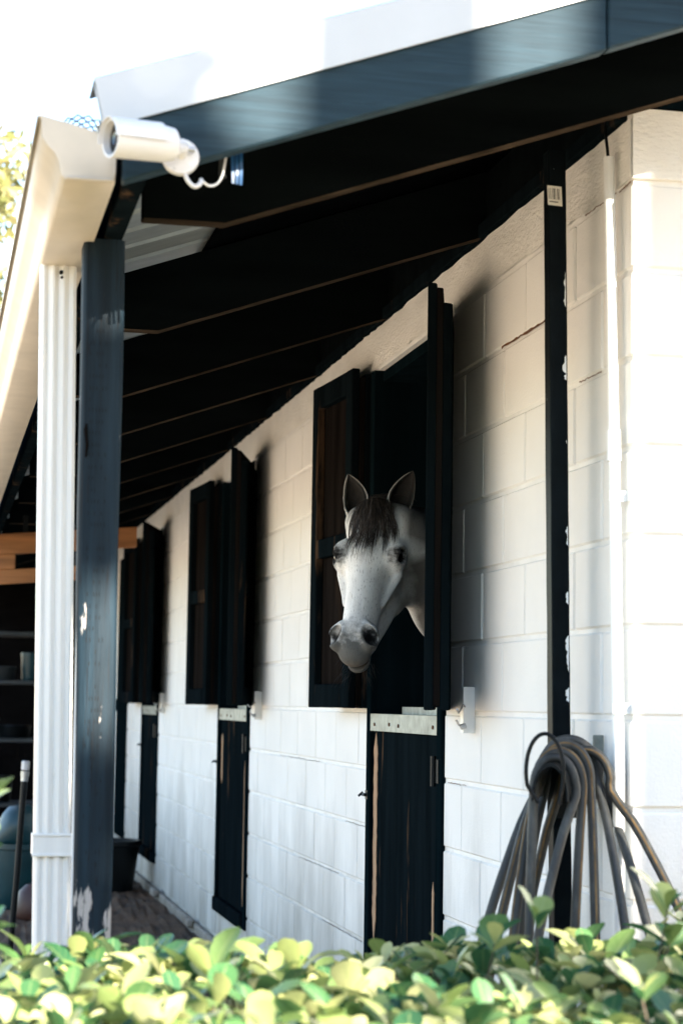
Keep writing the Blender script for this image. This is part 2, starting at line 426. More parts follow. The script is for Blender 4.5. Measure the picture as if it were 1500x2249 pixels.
# white rake flashing: face, top return and snipped pointed end
b = MB()
x0, x1 = -1.225, 2.4
fz0, fz1 = 2.762, 2.852
pf = [(x0+.0, fz0+SL*x0-.012), (x1, fz0+SL*x1), (x1, fz1+SL*x1), (x0-.022, fz1+SL*(x0-.022)-.004)]
b.prism(pf, 'y', -.579, -.576)
b.prism([(x0-.022, fz1+SL*(x0-.022)-.004),(x1, fz1+SL*x1),(x1,fz1+SL*x1+.003),(x0-.022,fz1+SL*(x0-.022)-.001)], 'y', -.5755, -.45)
build(b, 'rake_flashing', 'trim', stable, .0008)
b = MB(); b.prism([(-1.228,2.318),(-1.20,2.33),(-1.247,2.40)], 'y', -.574, -.571); build(b, 'flashing_tab', 'trim', stable)
# gable above the end wall, back walls, stalls
b = MB(); b.prism([(.005,2.632),(3.8,2.632),(3.8,zr(3.8)+DK-.002),(.005,zr(.005)+DK-.002)], 'y', .012, .05)
build(b, 'gable_boarding', 'black', stable)
b = MB()
for i in range(24):
    x = .16*i+.02; b.prism([(x,2.634),(x+.15,2.634),(x+.15,zr(x+.15)+DK-.004),(x,zr(x)+DK-.004)], 'y', -.002, .011)
build(b, 'gable_boards', 'black', stable, .002)
bx('back_wall', 'stall', stable, 3.7, 3.8, .16, YEND, 0, 3.9, 0)
for y in (.16, 3.75, 7.6, 11.0, YEND-.05): bx('stall_partition', 'stall', stable, .19, 3.69, y, y+.05, 0, 3.6, 0)
bx('stall_floor', 'stall', stable, .19, 3.69, .22, YEND-.06, -.015, .02, 0)

# gutter (K profile), end cap, guard
prof = [(-1.203,2.318),(-1.203,2.226),(-1.292,2.226),(-1.300,2.233),(-1.303,2.252),(-1.312,2.272),(-1.326,2.286),(-1.336,2.300),(-1.339,2.336),(-1.347,2.340),(-1.347,2.330)]
b = MB(); gy0, gy1 = -.555, YEND; n = len(prof)
ysg = np.linspace(gy0, gy1, 30)
v = []; f = []
for j, yy in enumerate(ysg):
    sag = -.022*(yy+.55)/3 if yy < 3 else -.026
    for x, z in prof: v.append((x+sag*.4, yy, z+sag*.55))
for j in range(len(ysg)-1):
    for i in range(n-1): f.append((j*n+i, j*n+i+1, (j+1)*n+i+1, (j+1)*n+i))
b.add(v, f); gut = build(b, 'gutter', 'gutter', stable, smooth=True, ang=50)
sm = gut.modifiers.new('t', 'SOLIDIFY'); sm.thickness = .0015; sm.offset = 0
capm = MB(); capm.prism(prof[:10]+[(-1.339,2.342),(-1.27,2.326),(-1.22,2.312)], 'y', -.560, -.556); build(capm, 'end_cap', 'gutter', gut)
b = MB()
b.tube([(-1.215,-.558,2.314),(-1.205,-.564,2.3),(-1.205,-.564,2.24),(-1.207,-.562,2.228),(-1.29,-.562,2.228)], .0028, 6); build(b, 'cap_seam', 'gutter', gut)
# black diamond netting rolled in the gutter
b = MB(); R0 = .036
for k in range(14):
    for s in (-1, 1):
        pts = []
        for i in range(15):
            a = i/14*2.2*s+k/14*2*math.pi; pts.append((-1.262+R0*1.25*math.cos(a), -.54+.011*i*1.3, 2.318+R0*math.sin(a)))
        b.tube(pts, .0015, 4, False)
build(b, 'leaf_guard', 'ink', gut)
for y in (-.3, .9, 2.1, 3.3):
    bx('gutter_hanger', 'gutter', gut, -1.338, -1.204, y, y+.02, 2.322, 2.326, 0)

# downspout: ribbed rectangular pipe that leans a little
def downspout():
    x0, x1, y0, y1 = -1.298, -1.221, .145, .205
    ring = []
    for i in range(25):
        x = x0+(x1-x0)*i/24; u = (i/24-.5)*2
        d = .0035*math.cos(u*math.pi*3.5) if abs(u) < .72 else 0
        ed = .006*max(0, abs(u)-.86)/.14
        ring.append((x, y0+d+ed))
    ring += [(x1, y1), (x0, y1)]
    b = MB(); n = len(ring); zs = [2.226, 1.6, .95, .10]
    v = []
    for z in zs: v += [(x+.018*(2.2-z), y, z) for x, y in ring]
    f = [(j*n+i, j*n+(i+1)%n, (j+1)*n+(i+1)%n, (j+1)*n+i) for j in range(3) for i in range(n)]
    b.add(v, f); ds = build(b, 'downspout', 'spout', stable, smooth=True, ang=35)
    bb = MB(); zc = .975; dx = .018*(2.2-zc)
    bb.box(x0+dx-.004, x1+dx+.004, y0-.006, y0-.003, zc-.022, zc+.022)
    bb.box(x0+dx-.004, x0+dx-.0015, y0-.003, y1, zc-.022, zc+.022); bb.box(x1+dx+.0015, x1+dx+.004, y0-.003, y1, zc-.022, zc+.022)
    build(bb, 'strap', 'spout', ds, .0012)
    bb = MB(); 
    for zz in (zc-.021, zc+.021): bb.box(x0+dx-.005, x1+dx+.005, y0-.008, y0-.0045, zz-.003, zz+.003)
    build(bb, 'strap_rib', 'spout', ds, .001)
    for (xx, zz, r) in ((-1.255, 2.207, .0045), (-1.253, 2.196, .003)):
        h = MB(); h.tube([(xx, y0-.0045, zz), (xx, y0+.002, zz)], r, 10); build(h, 'rivet_hole', 'ink', ds)
downspout()
# timber post with slight lean and a bevelled arris
b = MB(); seg = 24
v = []; f = []
for j in range(seg+1):
    z = 2.231*(1-j/seg)
    dx = .012*(2.1-z); wob = .0012*math.sin(z*7)
    x0, x1, y0, y1, c = -1.222+dx+wob, -1.138+dx*.5+wob, -.092, -.006, .009
    v += [(x0+c,y0,z),(x1-c,y0,z),(x1,y0+c,z),(x1,y1-c,z),(x1-c,y1,z),(x0+c,y1,z),(x0,y1-c,z),(x0,y0+c,z)]
for j in range(seg):
    for i in range(8): f.append((j*8+i, j*8+(i+1)%8, (j+1)*8+(i+1)%8, (j+1)*8+i))
f.append(tuple(range(8))); f.append(tuple(range(seg*8, seg*8+8))[::-1])
b.add(v, f); post = build(b, 'post', 'post', stable, smooth=True, ang=60)
# rows of incising marks on the treated post
b = MB(); 
for j in range(48):
    z = 2.06-.0235*j+random.gauss(0,.001); dx = .012*(2.1-z)
    for i in range(5 if j % 2 else 6):
        if random.random() < .2+.012*j: continue
        x = -1.205+dx+.0065*i+random.gauss(0,.0005)
        b.box(x-.0006, x+.0006, -.0924, -.0918, z-.004, z+.004)
build(b, 'incising_marks', 'ink', post)['kind'] = 'stuff'
b = MB(); b.tube([(-1.208,-.09,1.845),(-1.210,-.096,1.83),(-1.206,-.097,1.80),(-1.208,-.094,1.775)], [.002,.004,.0035,.002], 7); build(b, 'bark_knot', 'stall', post, smooth=True)
b = MB(); b.tube([(-1.205,-.03,1.55),(-1.213,-.09+.0,1.5)], .002, 6)
b = MB(); b.tube([(-1.213,-.05,2.1),(-1.2105,-.055,1.2),(-1.203,-.055,.3)], .0035, 7); build(b, 'wire', 'whitepvc', post)

# ------------------------------------------------------------------ dutch doors
def shutter(name_label, hinge, ang, length, tops, z0, flip=1):
    """panelled shutter leaf. local u runs from hinge to free edge, v is outwards thickness"""
    ca, sa = math.cos(ang), math.sin(ang)
    def T(mb):
        mb.v = [(hinge[0]+u*sa*-1+v*ca*-flip*1, hinge[1]+u*ca*flip+v*sa*-1*1 if flip == 1 else hinge[1]-u*ca+v*sa*1, z) for u, v, z in mb.v]
        return mb
    L = length; zt, zt2 = tops; w_ = .075
    p = MB(); p.box(.0, L, -.010, .010, z0+.01, zt-.012)
    root = build(T(p), 'shutter', 'shutterface', stable, .002)
    def bar(name, u0, u1, v0, v1, za, zb, m='blackworn'):
        b = MB(); b.box(u0, u1, v0, v1, za, zb); build(T(b), name, m, root, .0035)
    for v0, v1, top in ((.0102, .040, zt2), (-.040, -.0102, zt)):
        bar('stile', .0, w_, v0, v1, z0, top); bar('stile', L-w_, L, v0, v1, z0, top)
        bar('rail', w_+.001, L-w_-.001, v0, v1, top-.085, top-.001); bar('rail', w_+.001, L-w_-.001, v0, v1, z0+.001, z0+.085)
        bar('rail', w_+.001, L-w_-.001, v0, v1, (z0+top)/2-.05, (z0+top)/2+.02)
    return root, bar
def ragged(y_c, wd, z0, z1, x, n=40):
    mb = MB(); v = []; f = []
    for i in range(n+1):
        z = z0+(z1-z0)*i/n; e = min(1, i/5, (n-i)/3)
        a = wd*e*(.8+.35*random.random()); c_ = wd*e*(.8+.35*random.random())
        v += [(x, y_c-a/2, z), (x, y_c+c_/2, z), (x+.003, y_c-a/2, z), (x+.003, y_c+c_/2, z)]
        if i: k = 4*(i-1); f += [(k,k+1,k+5,k+4),(k+1,k+3,k+7,k+5),(k+2,k,k+4,k+6)]
    mb.add(v, f); return mb
for di, (a, b_) in enumerate(DOORS):
    # frame
    fr = MB(); J = .05
    fr.box(-.012, .19, a, a+J, DZ0, DZ1); fr.box(-.012, .19, b_-J, b_, DZ0, DZ1)
    frame = build(fr, 'door_frame', 'black', stable, .004)
    bx('head_board', 'black', frame, .02, .16, a+J+.001, b_-J-.001, DZ1-.04, DZ1-.002)
    d = bx('lower_door', 'blackworn', stable, .004, .045, a+J+.006, b_-J-.006, DZ0+.01, 1.225)
    bx('kick_board', 'blackworn', d, -.03, .003, a+J+.004, b_-J-.004, DZ0+.002, DZ0+.075, .006)
    pl = MB(); pl.box(-.009, -.006, a+J-.004, b_-J+.004, 1.192, 1.247); pl.box(-.009, .06, a+J-.004, b_-J+.004, 1.247, 1.250)
    pl.box(.0605, .0635, a+J+.16, b_-J-.18, 1.20, 1.275)
    cp = build(pl, 'cap_plate', 'plate', d)
    for yy, zz in ((a+.55, 1.213), (b_-.12, 1.214), (b_-.34,1.216), (a+.1,1.215)):
        h = MB(); h.tube([(-.0125, yy, zz), (-.008, yy, zz)], .006, 8); build(h, 'screw', 'rust', cp)
    hg = MB(); hg.tube([(-.02, a+J+.002, 1.04), (-.02, a+J+.002, 1.13)], .009, 8); hg.box(-.016,-.0125, a+.012, a+J-.004, 1.05, 1.12); hg.box(-.001,.0035,a+J+.012,a+J+.06,1.05,1.12)
    build(hg, 'hinge', 'blackmetal', d)
    bt = MB(); zb = 1.0
    bt.tube([(-.020, b_-.03, zb-.03), (-.020, b_+.016, zb-.03)], .006, 8)
    bt.tube([(-.020,b_+.006,zb-.022),(-.034,b_+.012,zb-.036)], .0045, 6); bt.box(-.0145,-.0122,b_-.04,b_-.004,zb-.045,zb-.015)
    build(bt, 'bolt', 'blackmetal', d)
    # paint worn off to bare wood
    yw = b_-J-.045
    if di == 0:
        build(ragged(yw, .052, .48, 1.185, .0015), 'bare_wood', 'rawwood', d); build(ragged(a+J+.075, .022, .3, .75, .0015), 'bare_wood', 'rawwood', d)
    elif di == 1:
        build(ragged(yw-.01, .035, .86, 1.12, .0015), 'bare_wood', 'rawwood', d); build(ragged(a+J+.1, .014, .3, 1.0, .0015), 'bare_wood', 'rawwood', d)
    # shutters, swung back against the wall
    sl_, barl = shutter('', (-.040, b_+.005), rad(4.5), .52, (2.452, 2.47), 1.268, 1)
    sr_, barr = shutter('', (-.020, a-.01), rad(15.5), .50, (2.452, 2.40), 1.268, -1)
    if di == 0:
        pass
    # wall bracket with hook
    yb = a-.335
    br = MB(); br.box(-.034, -.0005, yb, yb+.003, 1.205, 1.335); br.box(-.034, -.031, yb+.003, yb+.034, 1.205, 1.335)
    bra = build(br, 'hook_bracket', 'whitepvc', stable, .0006)
    hk = MB(); hk.tube([(-.085, yb-.12, 1.272),(-.07, yb-.08, 1.262),(-.05,yb-.03,1.27),(-.036, yb-.004, 1.285),(-.03,yb-.006,1.278)], .0028, 6)
    hk.tube([(-.036,yb-.004,1.222),(-.05,yb-.012,1.228),(-.058,yb-.01,1.242)], .003, 6); hk.tube([(-.03,yb-.012,1.226),(-.045,yb-.012,1.222)], .008, 8)
    build(hk, 'hook', 'chrome', bra)
# closed dark door further along
d = bx('plain_door', 'black', stable, .0, .05, CLOSED[0]+.002, CLOSED[1]-.002, DZ0+.0, DZ1-.002)
bx('rail', 'black', d, -.02, -.001, CLOSED[0]+.03, CLOSED[1]-.03, 1.2, 1.3)
# ledges of old footing along the wall base
for y, wd in ((6.9,.16),(8.6,.2),(4.9,.2)):
    bx('footing_ledge', 'concrete', side_wall, -.07, -.031, y, y+wd, .03, .075, .008)
# end of the aisle
bx('aisle_end_wall', 'stall', stable, -1.6, -.002, 13.6, 13.7, 0, 2.9, 0)

# ------------------------------------------------------------------ things on the stable
# black pole in front of the side wall
PB, PT = Vector((-.066, .262, 0)), Vector((-.090, .285, 2.60))
def P_at(z): return PB+(PT-PB)*(z/2.60)
pole = empty('steel_pole', PB, 'black coated steel pole with barcode sticker standing before the white side wall', 'pole')
b = MB(); v = []; f = []; nz = 40; hw = .0218
for j in range(nz+1):
    z = 2.60*j/nz; c = P_at(z)
    for dx, dy in ((-1,-1),(1,-1),(1,1),(-1,1)): v.append((c.x+dx*hw+random.gauss(0,.0003), c.y+dy*hw, z))
for j in range(nz):
    for i in range(4): f.append((j*4+i, j*4+(i+1)%4, (j+1)*4+(i+1)%4, (j+1)*4+i))
f += [(3,2,1,0), (nz*4,nz*4+1,nz*4+2,nz*4+3)]
b.add(v, f); build(b, 'tube', 'poleskin', pole, .004, seg=2)
for zc_, hh_, wd_ in ((2.264,.085,.008),(2.076,.06,.009),(1.90,.008,.004),(1.679,.045,.007),(1.534,.03,.006),(1.405,.085,.010),(1.31,.035,.008)):
    c = P_at(zc_); sb = MB(); v = []; f = []; nn = 18
    for i in range(nn+1):
        z = zc_-hh_/2+hh_*i/nn; e = min(1, i/3, (nn-i)/4)**.7; wlk = .55 if i == 0 else min(1, max(.12, wlk+random.gauss(0,.22))); wl = wd_*e*wlk+.0002; cx = P_at(z)
        v += [(cx.x+hw-.004-wl, cx.y-hw-.0006, z), (cx.x+hw-.004, cx.y-hw-.0006, z), (cx.x+hw-.004-wl, cx.y-hw+.0008, z), (cx.x+hw-.004, cx.y-hw+.0008, z)]
        if i: k = 4*(i-1); f += [(k,k+1,k+5,k+4),(k+1,k+3,k+7,k+5),(k+2,k,k+4,k+6)]
    sb.add(v, f); build(sb, 'paint_scuff', 'whitepvc', pole)
cs = P_at(2.487); ys = cs.y-hw-.0012
def stick(mb, x0, x1, z0, z1, y0, y1, rot=.05):
    mb2 = MB(); mb2.box(x0,x1,y0,y1,z0,z1)
    mb.add([(cs.x+x*math.cos(rot)-z*math.sin(rot)*-1*-1, y, cs.z+z*math.cos(rot)+x*math.sin(rot)*-1) for x,y,z in mb2.v], mb2.f)
b = MB(); stick(b, -.0255, .010, -.0235, .0235, ys, ys+.0006); st = build(b, 'barcode_sticker', 'sticker', pole, .0)
b = MB(); x = -.0225; wds = [1,2,1,3,1,1,2,1,1,3,2,1,1,2]
for i, wd in enumerate(wds):
    if i % 2 == 0: stick(b, x, x+wd*.0011, -.009, .0175, ys-.0004, ys-.0001)
    x += wd*.0011+.0004
build(b, 'barcode', 'ink', st)
b = MB(); x = -.021
for i in range(9): stick(b, x, x+.0016, -.0165, -.0135, ys-.0004, ys-.0001); x += .0024
build(b, 'barcode_digits', 'ink', st)
# white conduit by the corner
cond = empty('conduit_pipe', (-.02,.0,0), 'white painted conduit pipe running up the wall beside the corner', 'pipe')
pts = [(-.026, .082, 2.535), (-.026, .062, 2.2), (-.026, .034, 1.65), (-.026, .012, 1.15), (-.026, .004, .1)]
b = MB(); b.tube(pts, .0132, 14); build(b, 'pipe', 'whitepvc', cond, smooth=True)
b = MB(); b.tube([(-.026,.0475,1.90),(-.026,.0435,1.83)], .0165, 14); build(b, 'coupling', 'whitepvc', cond, smooth=True)
b = MB(); b.tube([(-.026,.085,2.53),(-.026,.092,2.56),(-.024,.11,2.60),(-.02,.12,2.63)], .004, 8); build(b, 'cable', 'blackmetal', cond, smooth=True)
for z, yy in ((1.75,.04),(1.28,.018)):
    b = MB(); b.box(-.043,-.001, yy-.0175,yy-.0150, z-.012,z+.012); b.box(-.003,-.001,yy-.04,yy-.0175,z-.012,z+.012); build(b, 'clip', 'whitepvc', cond, .001)

# security camera on the barge board end
sc = empty('security_camera', (-1.10,-.575,2.275), 'white bullet security camera on round base at the eave corner', 'camera')
ax0, ax1 = Vector((-1.107,-.650,2.277)), Vector((-1.207,-.688,2.270))
axd = (ax1-ax0).normalized()
def along(t): return ax0+axd*t
def lathe(mb, c0, d, prof, seg=28):
    a = d.orthogonal().normalized(); b = d.cross(a); v = []; f = []; n = len(prof)
    for t, r in prof:
        for k in range(seg):
            th = 2*math.pi*k/seg; v.append(c0+d*t+(a*math.cos(th)+b*math.sin(th))*max(r,1e-4))
    for i in range(n-1):
        for k in range(seg): f.append((i*seg+k, i*seg+(k+1)%seg, (i+1)*seg+(k+1)%seg, (i+1)*seg+k))
    mb.add(v, f)
b = MB(); lathe(b, ax0, axd, [(-.002,0),(-.002,.022),(.004,.030),(.02,.0325),(.118,.0345),(.126,.0345),(.126,.0310),(.112,.0300)])
build(b, 'housing', 'whiteplastic', sc, smooth=True)
b = MB(); lathe(b, ax0, axd, [(.112,.030),(.1125,.013),(.1125,.0)]); build(b, 'face_plate', 'blackmetal', sc, smooth=True)
b = MB(); lathe(b, ax0, axd, [(.113,.0125),(.118,.0115),(.117,.008),(.1165,0)]); build(b, 'lens', 'glass', sc, smooth=True)
b = MB(); vis = []
b2 = MB(); a_ = axd.orthogonal().normalized()
zc = Vector((0,0,1)); zc = (zc-axd*zc.dot(axd)).normalized(); yc = axd.cross(zc)
v = []; f = []; ns = 17
for j, (t, ) in enumerate(((.03,),(.132,))):
    for r in (.0358, .0375):
        for k in range(ns):
            th = rad(-95+190*k/(ns-1)); v.append(ax0+axd*t+(zc*math.cos(th)+yc*math.sin(th))*r)
for k in range(ns-1):
    f += [(k,k+1,2*ns+k+1,2*ns+k), (ns+k,3*ns+k,3*ns+k+1,ns+k+1), (k,ns+k,ns+k+1,k+1), (2*ns+k,2*ns+k+1,3*ns+k+1,3*ns+k)]
f += [(0,2*ns,3*ns,ns), (ns-1,2*ns-1,4*ns-1,3*ns-1)]
b.add(v, f); build(b, 'sun_shield', 'whiteplastic', sc, smooth=True)
bc = Vector((-1.086,-.5735,2.276))
b = MB(); lathe(b, bc, Vector((0,-1,0)), [(0,.030),(0,.034),(.008,.0345),(.012,.032),(.013,0)]); build(b, 'base', 'whiteplastic', sc, smooth=True)
b = MB(); b.tube([bc+Vector((0,-.008,.004)), bc+Vector((.002,-.03,.012)), (-1.104,-.640,2.276)], [.012,.010,.013], 12); build(b, 'joint_arm', 'whiteplastic', sc, smooth=True)
b = MB(); b.tube([bc+Vector((.012,-.022,.012)), bc+Vector((.024,-.024,.010))], .005, 10); build(b, 'joint_screw', 'chrome', sc, smooth=True)
for dx, dz in ((-.012,-.024),(.024,.012),(.02,-.016)):
    b = MB(); b.tube([bc+Vector((dx,-.0135,dz)), bc+Vector((dx,-.0115,dz))], .003, 8); build(b, 'screw', 'chrome', sc)
def spline(pts, n=6):
    pts = [Vector(p) for p in pts]; out = []; m_ = len(pts)
    for i in range(m_-1):
        p0, p1, p2, p3 = pts[max(i-1,0)], pts[i], pts[i+1], pts[min(i+2,m_-1)]
        for k in range(n):
            s_ = k/n; out.append(.5*((2*p1)+(p2-p0)*s_+(2*p0-5*p1+4*p2-p3)*s_*s_+(3*p1-p0-3*p2+p3)*s_**3))
    return out+[pts[-1]]
b = MB(); b.tube(spline([bc+Vector((.008,-.006,-.028)), bc+Vector((.014,-.012,-.045)), bc+Vector((.026,-.012,-.055)), bc+Vector((.037,-.008,-.048)), bc+Vector((.040,.002,-.038))]), .0042, 8)
build(b, 'cable_hook', 'whiteplastic', sc, smooth=True)
b = MB(); b.tube(spline([bc+Vector((.040,.002,-.038)), bc+Vector((.058,.03,-.040)), bc+Vector((.076,.05,-.030)), bc+Vector((.088,.062,-.008)), bc+Vector((.095,.07,.03))]), .0022, 7)
build(b, 'cable', 'whitepvc', sc, smooth=True)
# strap and plug hanging under the barge
b = MB(); v = []; f = []
for k in range(3):
    x0 = -.978+.008*k
    for j in range(6):
        z = 2.335-.016*j; yy = -.5+.003*math.sin(j+k); wd = .007-.0004*j
        v += [(x0-wd/2+.0012*j*.3, yy+.002*k, z), (x0+wd/2+.0012*j*.3, yy+.002*k+.001, z)]
        if j: a = len(v)-4; f.append((a,a+1,a+3,a+2))
b.add(v, f); o = build(b, 'hanging_strap', 'blue'); sm = o.modifiers.new('t','SOLIDIFY'); sm.thickness = .0015
tag(o, 'frayed blue plastic strap hanging under the eave beside a grey plug', 'strap')
b = MB(); b.tube([(-.998,-.5,2.34),(-.998,-.5,2.272),(-.996,-.503,2.264)], [.006,.006,.0065], 10); o = build(b, 'cable_plug', 'grey', smooth=True)
tag(o, 'small grey cable plug dangling under the eave behind the camera', 'plug')

# hose hanger on the pole
hh = empty('hose_hanger', (-.13,.12,1.05), 'black curved metal hose hanger with wire hoop fixed low on the pole', 'hose hanger')
QD = Vector((.93,-.38,0)).normalized(); CD = Vector((-.15,-.37,0))
def CS(s): return Vector((-.085,.22,0))+CD*s
ns = 15; v = []; f = []
for s_ in (0.02, 1.0):
    for r in (.034, .038):
        for k in range(ns):
            th = rad(-95+190*k/(ns-1)); p_ = CS(s_)+QD*(r*math.sin(th)); v.append((p_.x, p_.y, 1.092+.066*(r/.034)*math.cos(th)))
b = MB()
for k in range(ns-1): f += [(k,2*ns+k,2*ns+k+1,k+1), (ns+k,ns+k+1,3*ns+k+1,3*ns+k), (k,k+1,ns+k+1,ns+k), (2*ns+k,3*ns+k,3*ns+k+1,2*ns+k+1)]
f += [(0,ns,3*ns,2*ns),(ns-1,3*ns-1,4*ns-1,2*ns-1)]
b.add(v, f); build(b, 'saddle', 'blackmetal', hh, smooth=True, ang=50)
b = MB(); c_ = CS(1.02); hp = [c_+QD*-.022+Vector((0,0,1.082))]
for k in range(25):
    th = rad(-112+224*k/24); hp.append(c_+QD*(-.010+.039*math.sin(th)*(1 if th < 0 else 1.0))+Vector((0,0,1.148+.078*math.cos(th))))
hp.append(c_+QD*.020+Vector((0,0,1.080)))
b.tube(hp, .0045, 8); build(b, 'hoop', 'blackmetal', hh, smooth=True)
b = MB(); b.box(-.12, -.035, .222, .228, 1.03, 1.19); build(b, 'back_plate', 'blackmetal', hh, .002)
b = MB(); b.box(-.030, -.004, .17, .174, 1.075, 1.22); build(b, 'side_plate', 'plate', hh, .002)

# garden hose: several hanging loops of one hose
hose = empty('garden_hose', (-.15,.0,.0), 'weathered grey garden hose with faded yellow stripe looped over the hanger', 'hose')
HR = .0104
def loop_pts(C, r, hz, L, R, zl, zr_):
    """arc of half width r and height hz over the saddle at C, legs through L and R (x, y at z=.84)"""
    pts = []; zb = C.z-hz
    A = C-QD*r; B = C+QD*r
    def leg(top, foot, zend):
        out = []
        for i in range(1, 10):
            z = zb+(zend-zb)*i/9; t = (zb-z)/(zb-.84); e = t**.82 if t < 1 else 1+.7*(t-1)
            out.append(Vector((top.x+(foot[0]-top.x)*e, top.y+(foot[1]-top.y)*e, z)))
        return out
    pts = leg(A, L, zl)[::-1]
    for i in range(13):
        th = math.pi*(1-i/12); pts.append(Vector((C.x,C.y,zb))+QD*(r*math.cos(th))+Vector((0,0,hz*math.sin(th)**.8 if 0 < i < 12 else 0)))
    return pts+leg(B, R, zr_)
def TC(s_, off, z): p_ = CS(s_)+QD*off; return Vector((p_.x, p_.y, z))
loops = [
    (TC(.86,.006,1.176), .044, .080, (-.262,-.10), (-.252,-.150), .42, .40),
    (TC(.74,.012,1.188), .050, .085, (-.283,-.07), (-.165,-.110), .36, .40),
    (TC(.60,.020,1.202), .056, .090, (-.292,.00), (-.118,-.100), .36, .36),
    (TC(.44,.026,1.212), .062, .095, (-.300,.06), (-.058,-.110), .36, .36),
    (TC(.28,.030,1.206), .060, .095, (-.215,.10), (-.006,-.100), .36, .42),
    (TC(.50,.062,1.190), .056, .090, (-.200,.10), (.052,-.175), .36, .55),
]
def add_curve(mb, pts, r, seg=10):
    out = []; n = len(pts)
    for i in range(n-1):
        p0, p1, p2, p3 = pts[max(i-1,0)], pts[i], pts[i+1], pts[min(i+2,n-1)]
        for s in (0, .5):
            out.append(.5*((2*p1)+(p2-p0)*s+(2*p0-5*p1+4*p2-p3)*s*s+(3*p1-p0-3*p2+p3)*s**3))
    out.append(pts[-1]); mb.tube(out, r, seg); return out
for i, L in enumerate(loops):
    b = MB(); pts = add_curve(b, loop_pts(*L), HR, 12)
    hl = build(b, 'hose_loop', 'hose', hose, smooth=True, ang=180)
    if i in (1, 2, 5):
        v = []; f = []; ph = (0, -.75, -.30, .75, 0, -.15)[i]; w_ = .20
        for k, p in enumerate(pts):
            t = (pts[min(k+1,len(pts)-1)]-pts[max(k-1,0)]).normalized()
            vd = (CAM-p).normalized(); vd = (vd-t*vd.dot(t)).normalized(); sd = t.cross(vd)
            for a in (ph-w_, ph, ph+w_): v.append(p+(vd*math.cos(a)+sd*math.sin(a))*(HR+.0005))
            if k: q = 3*k; f += [(q-3,q-2,q+1,q), (q-2,q-1,q+2,q+1)]
        sb = MB(); sb.add(v, f); build(sb, 'stripe', 'hosestripe', hl)

# ------------------------------------------------------------------ far end of the aisle
rack = empty('timber_rack', (-.9,7.24,2.0), 'raw orange timber rack of two beams hung across the aisle under the rafters', 'timber rack')
def rack_bar(name, x0, x1, y0, y1, z0, z1, m='beam'):
    b = MB(); b.box(x0, x1, y0, y1, z0, z1); b.v = [(x, y, z+(x+1.15)*.085) for x, y, z in b.v]
    return build(b, name, m, rack, .004)
rack_bar('upper_beam', -1.36, -.368, 7.22, 7.26, 2.105, 2.224)
rack_bar('spacer_block', -1.24, -1.06, 7.222, 7.258, 2.018, 2.103)
rack_bar('lower_beam', -1.36, -.66, 7.22, 7.26, 1.935, 2.016)
for x in (-1.02, -.55):
    b = MB(); zt = 2.224+(x+1.15)*.085; b.box(x, x+.03, 7.262, 7.268, zt-.10, zr(x)+.06 if x > -.9 else 2.34); build(b, 'hanger', 'blackmetal', rack)
sh = empty('storage_shelf', (-1.0,11.6,0), 'dark storage shelf with grey boards at the far end of the aisle', 'shelf')
for x in (-1.5, -.62): 
    for y in (11.4, 11.8): bx('upright', 'stall', sh, x, x+.05, y, y+.05, 0, 2.2)
for z in (.45, .95, 1.40, 1.78): bx('shelf_board', 'grey', sh, -1.5, -.57, 11.38, 11.86, z, z+.03)
clut = [(-1.08,.98,.10,.16,'grey','dull grey paint tin on the storage shelf beside the downspout'),(-.86,.98,.13,.10,'blackmetal','squat black pot on the storage shelf'),
        (-1.22,1.43,.09,.20,'orange','dull orange jar on the upper storage shelf'),(-.98,1.43,.12,.11,'grey','wide grey bowl on the upper storage shelf'),(-.75,1.43,.07,.22,'teal','slim teal bottle on the upper storage shelf'),(-1.0,.48,.14,.2,'blackmetal','black bucket on the lowest storage shelf')]
for x, z, r, h, m, lab in clut:
    b = MB(); lathe(b, Vector((x,11.6,z+.001)), Vector((0,0,1)), [(0,0),(0,r*.85),(h*.1,r*.92),(h*.85,r),(h*.92,r*1.05),(h,r*1.02),(h,r*.9),(h*.9,0)], 16)
    tag(build(b, 'container', m, None, smooth=True), lab, 'container', 'containers on the storage shelf')
b = MB(); lathe(b, Vector((-.93,8.3,0)), Vector((0,0,1)), [(.0,0),(.0,.15),(.02,.165),(.36,.19),(.37,.2),(.40,.2),(.40,.185),(.1,.16),(.1,0)], 24)
bn = empty('storage_bin', (-.93,8.3,0), 'teal plastic bin with crumpled bag behind the downspout', 'bin')
build(b, 'bin_body', 'teal', bn, smooth=True)
b = MB(); bl = bmesh.new(); bmesh.ops.create_icosphere(bl, subdivisions=3, radius=.17)
for vv in bl.verts:
    p = vv.co; q = 1+.13*math.sin(9*p.x/.17*.4+2)*math.sin(7*p.z/.17*.5)+random.gauss(0,.02); vv.co = Vector((p.x*q-.93, p.y*q+8.3, max(p.z*1.05*q,-.08)+.46))
me = bpy.data.meshes.new('bag'); bl.to_mesh(me); bl.free(); me.shade_smooth(); link('bag', me, 'teal', bn)
hy = empty('water_standpipe', (-1.075,6.0,0), 'thin dark water standpipe with white cap left of the downspout', 'standpipe')
b = MB(); b.tube([(-1.075,6,0),(-1.05,6,.4),(-1.028,6,.87)], .016, 10); build(b, 'pipe', 'blackmetal', hy, smooth=True)
b = MB(); b.tube([(-1.028,6,.87),(-1.0265,6,.895)], [.018,.018], 10); b.tube([(-1.0265,6,.895),(-1.025,6,.92)], .021, 10); build(b, 'collar', 'chrome', hy, smooth=True)
b = MB(); b.tube([(-1.025,6,.925),(-1.023,6,.972)], .021, 12); build(b, 'cap', 'whiteplastic', hy, .004)
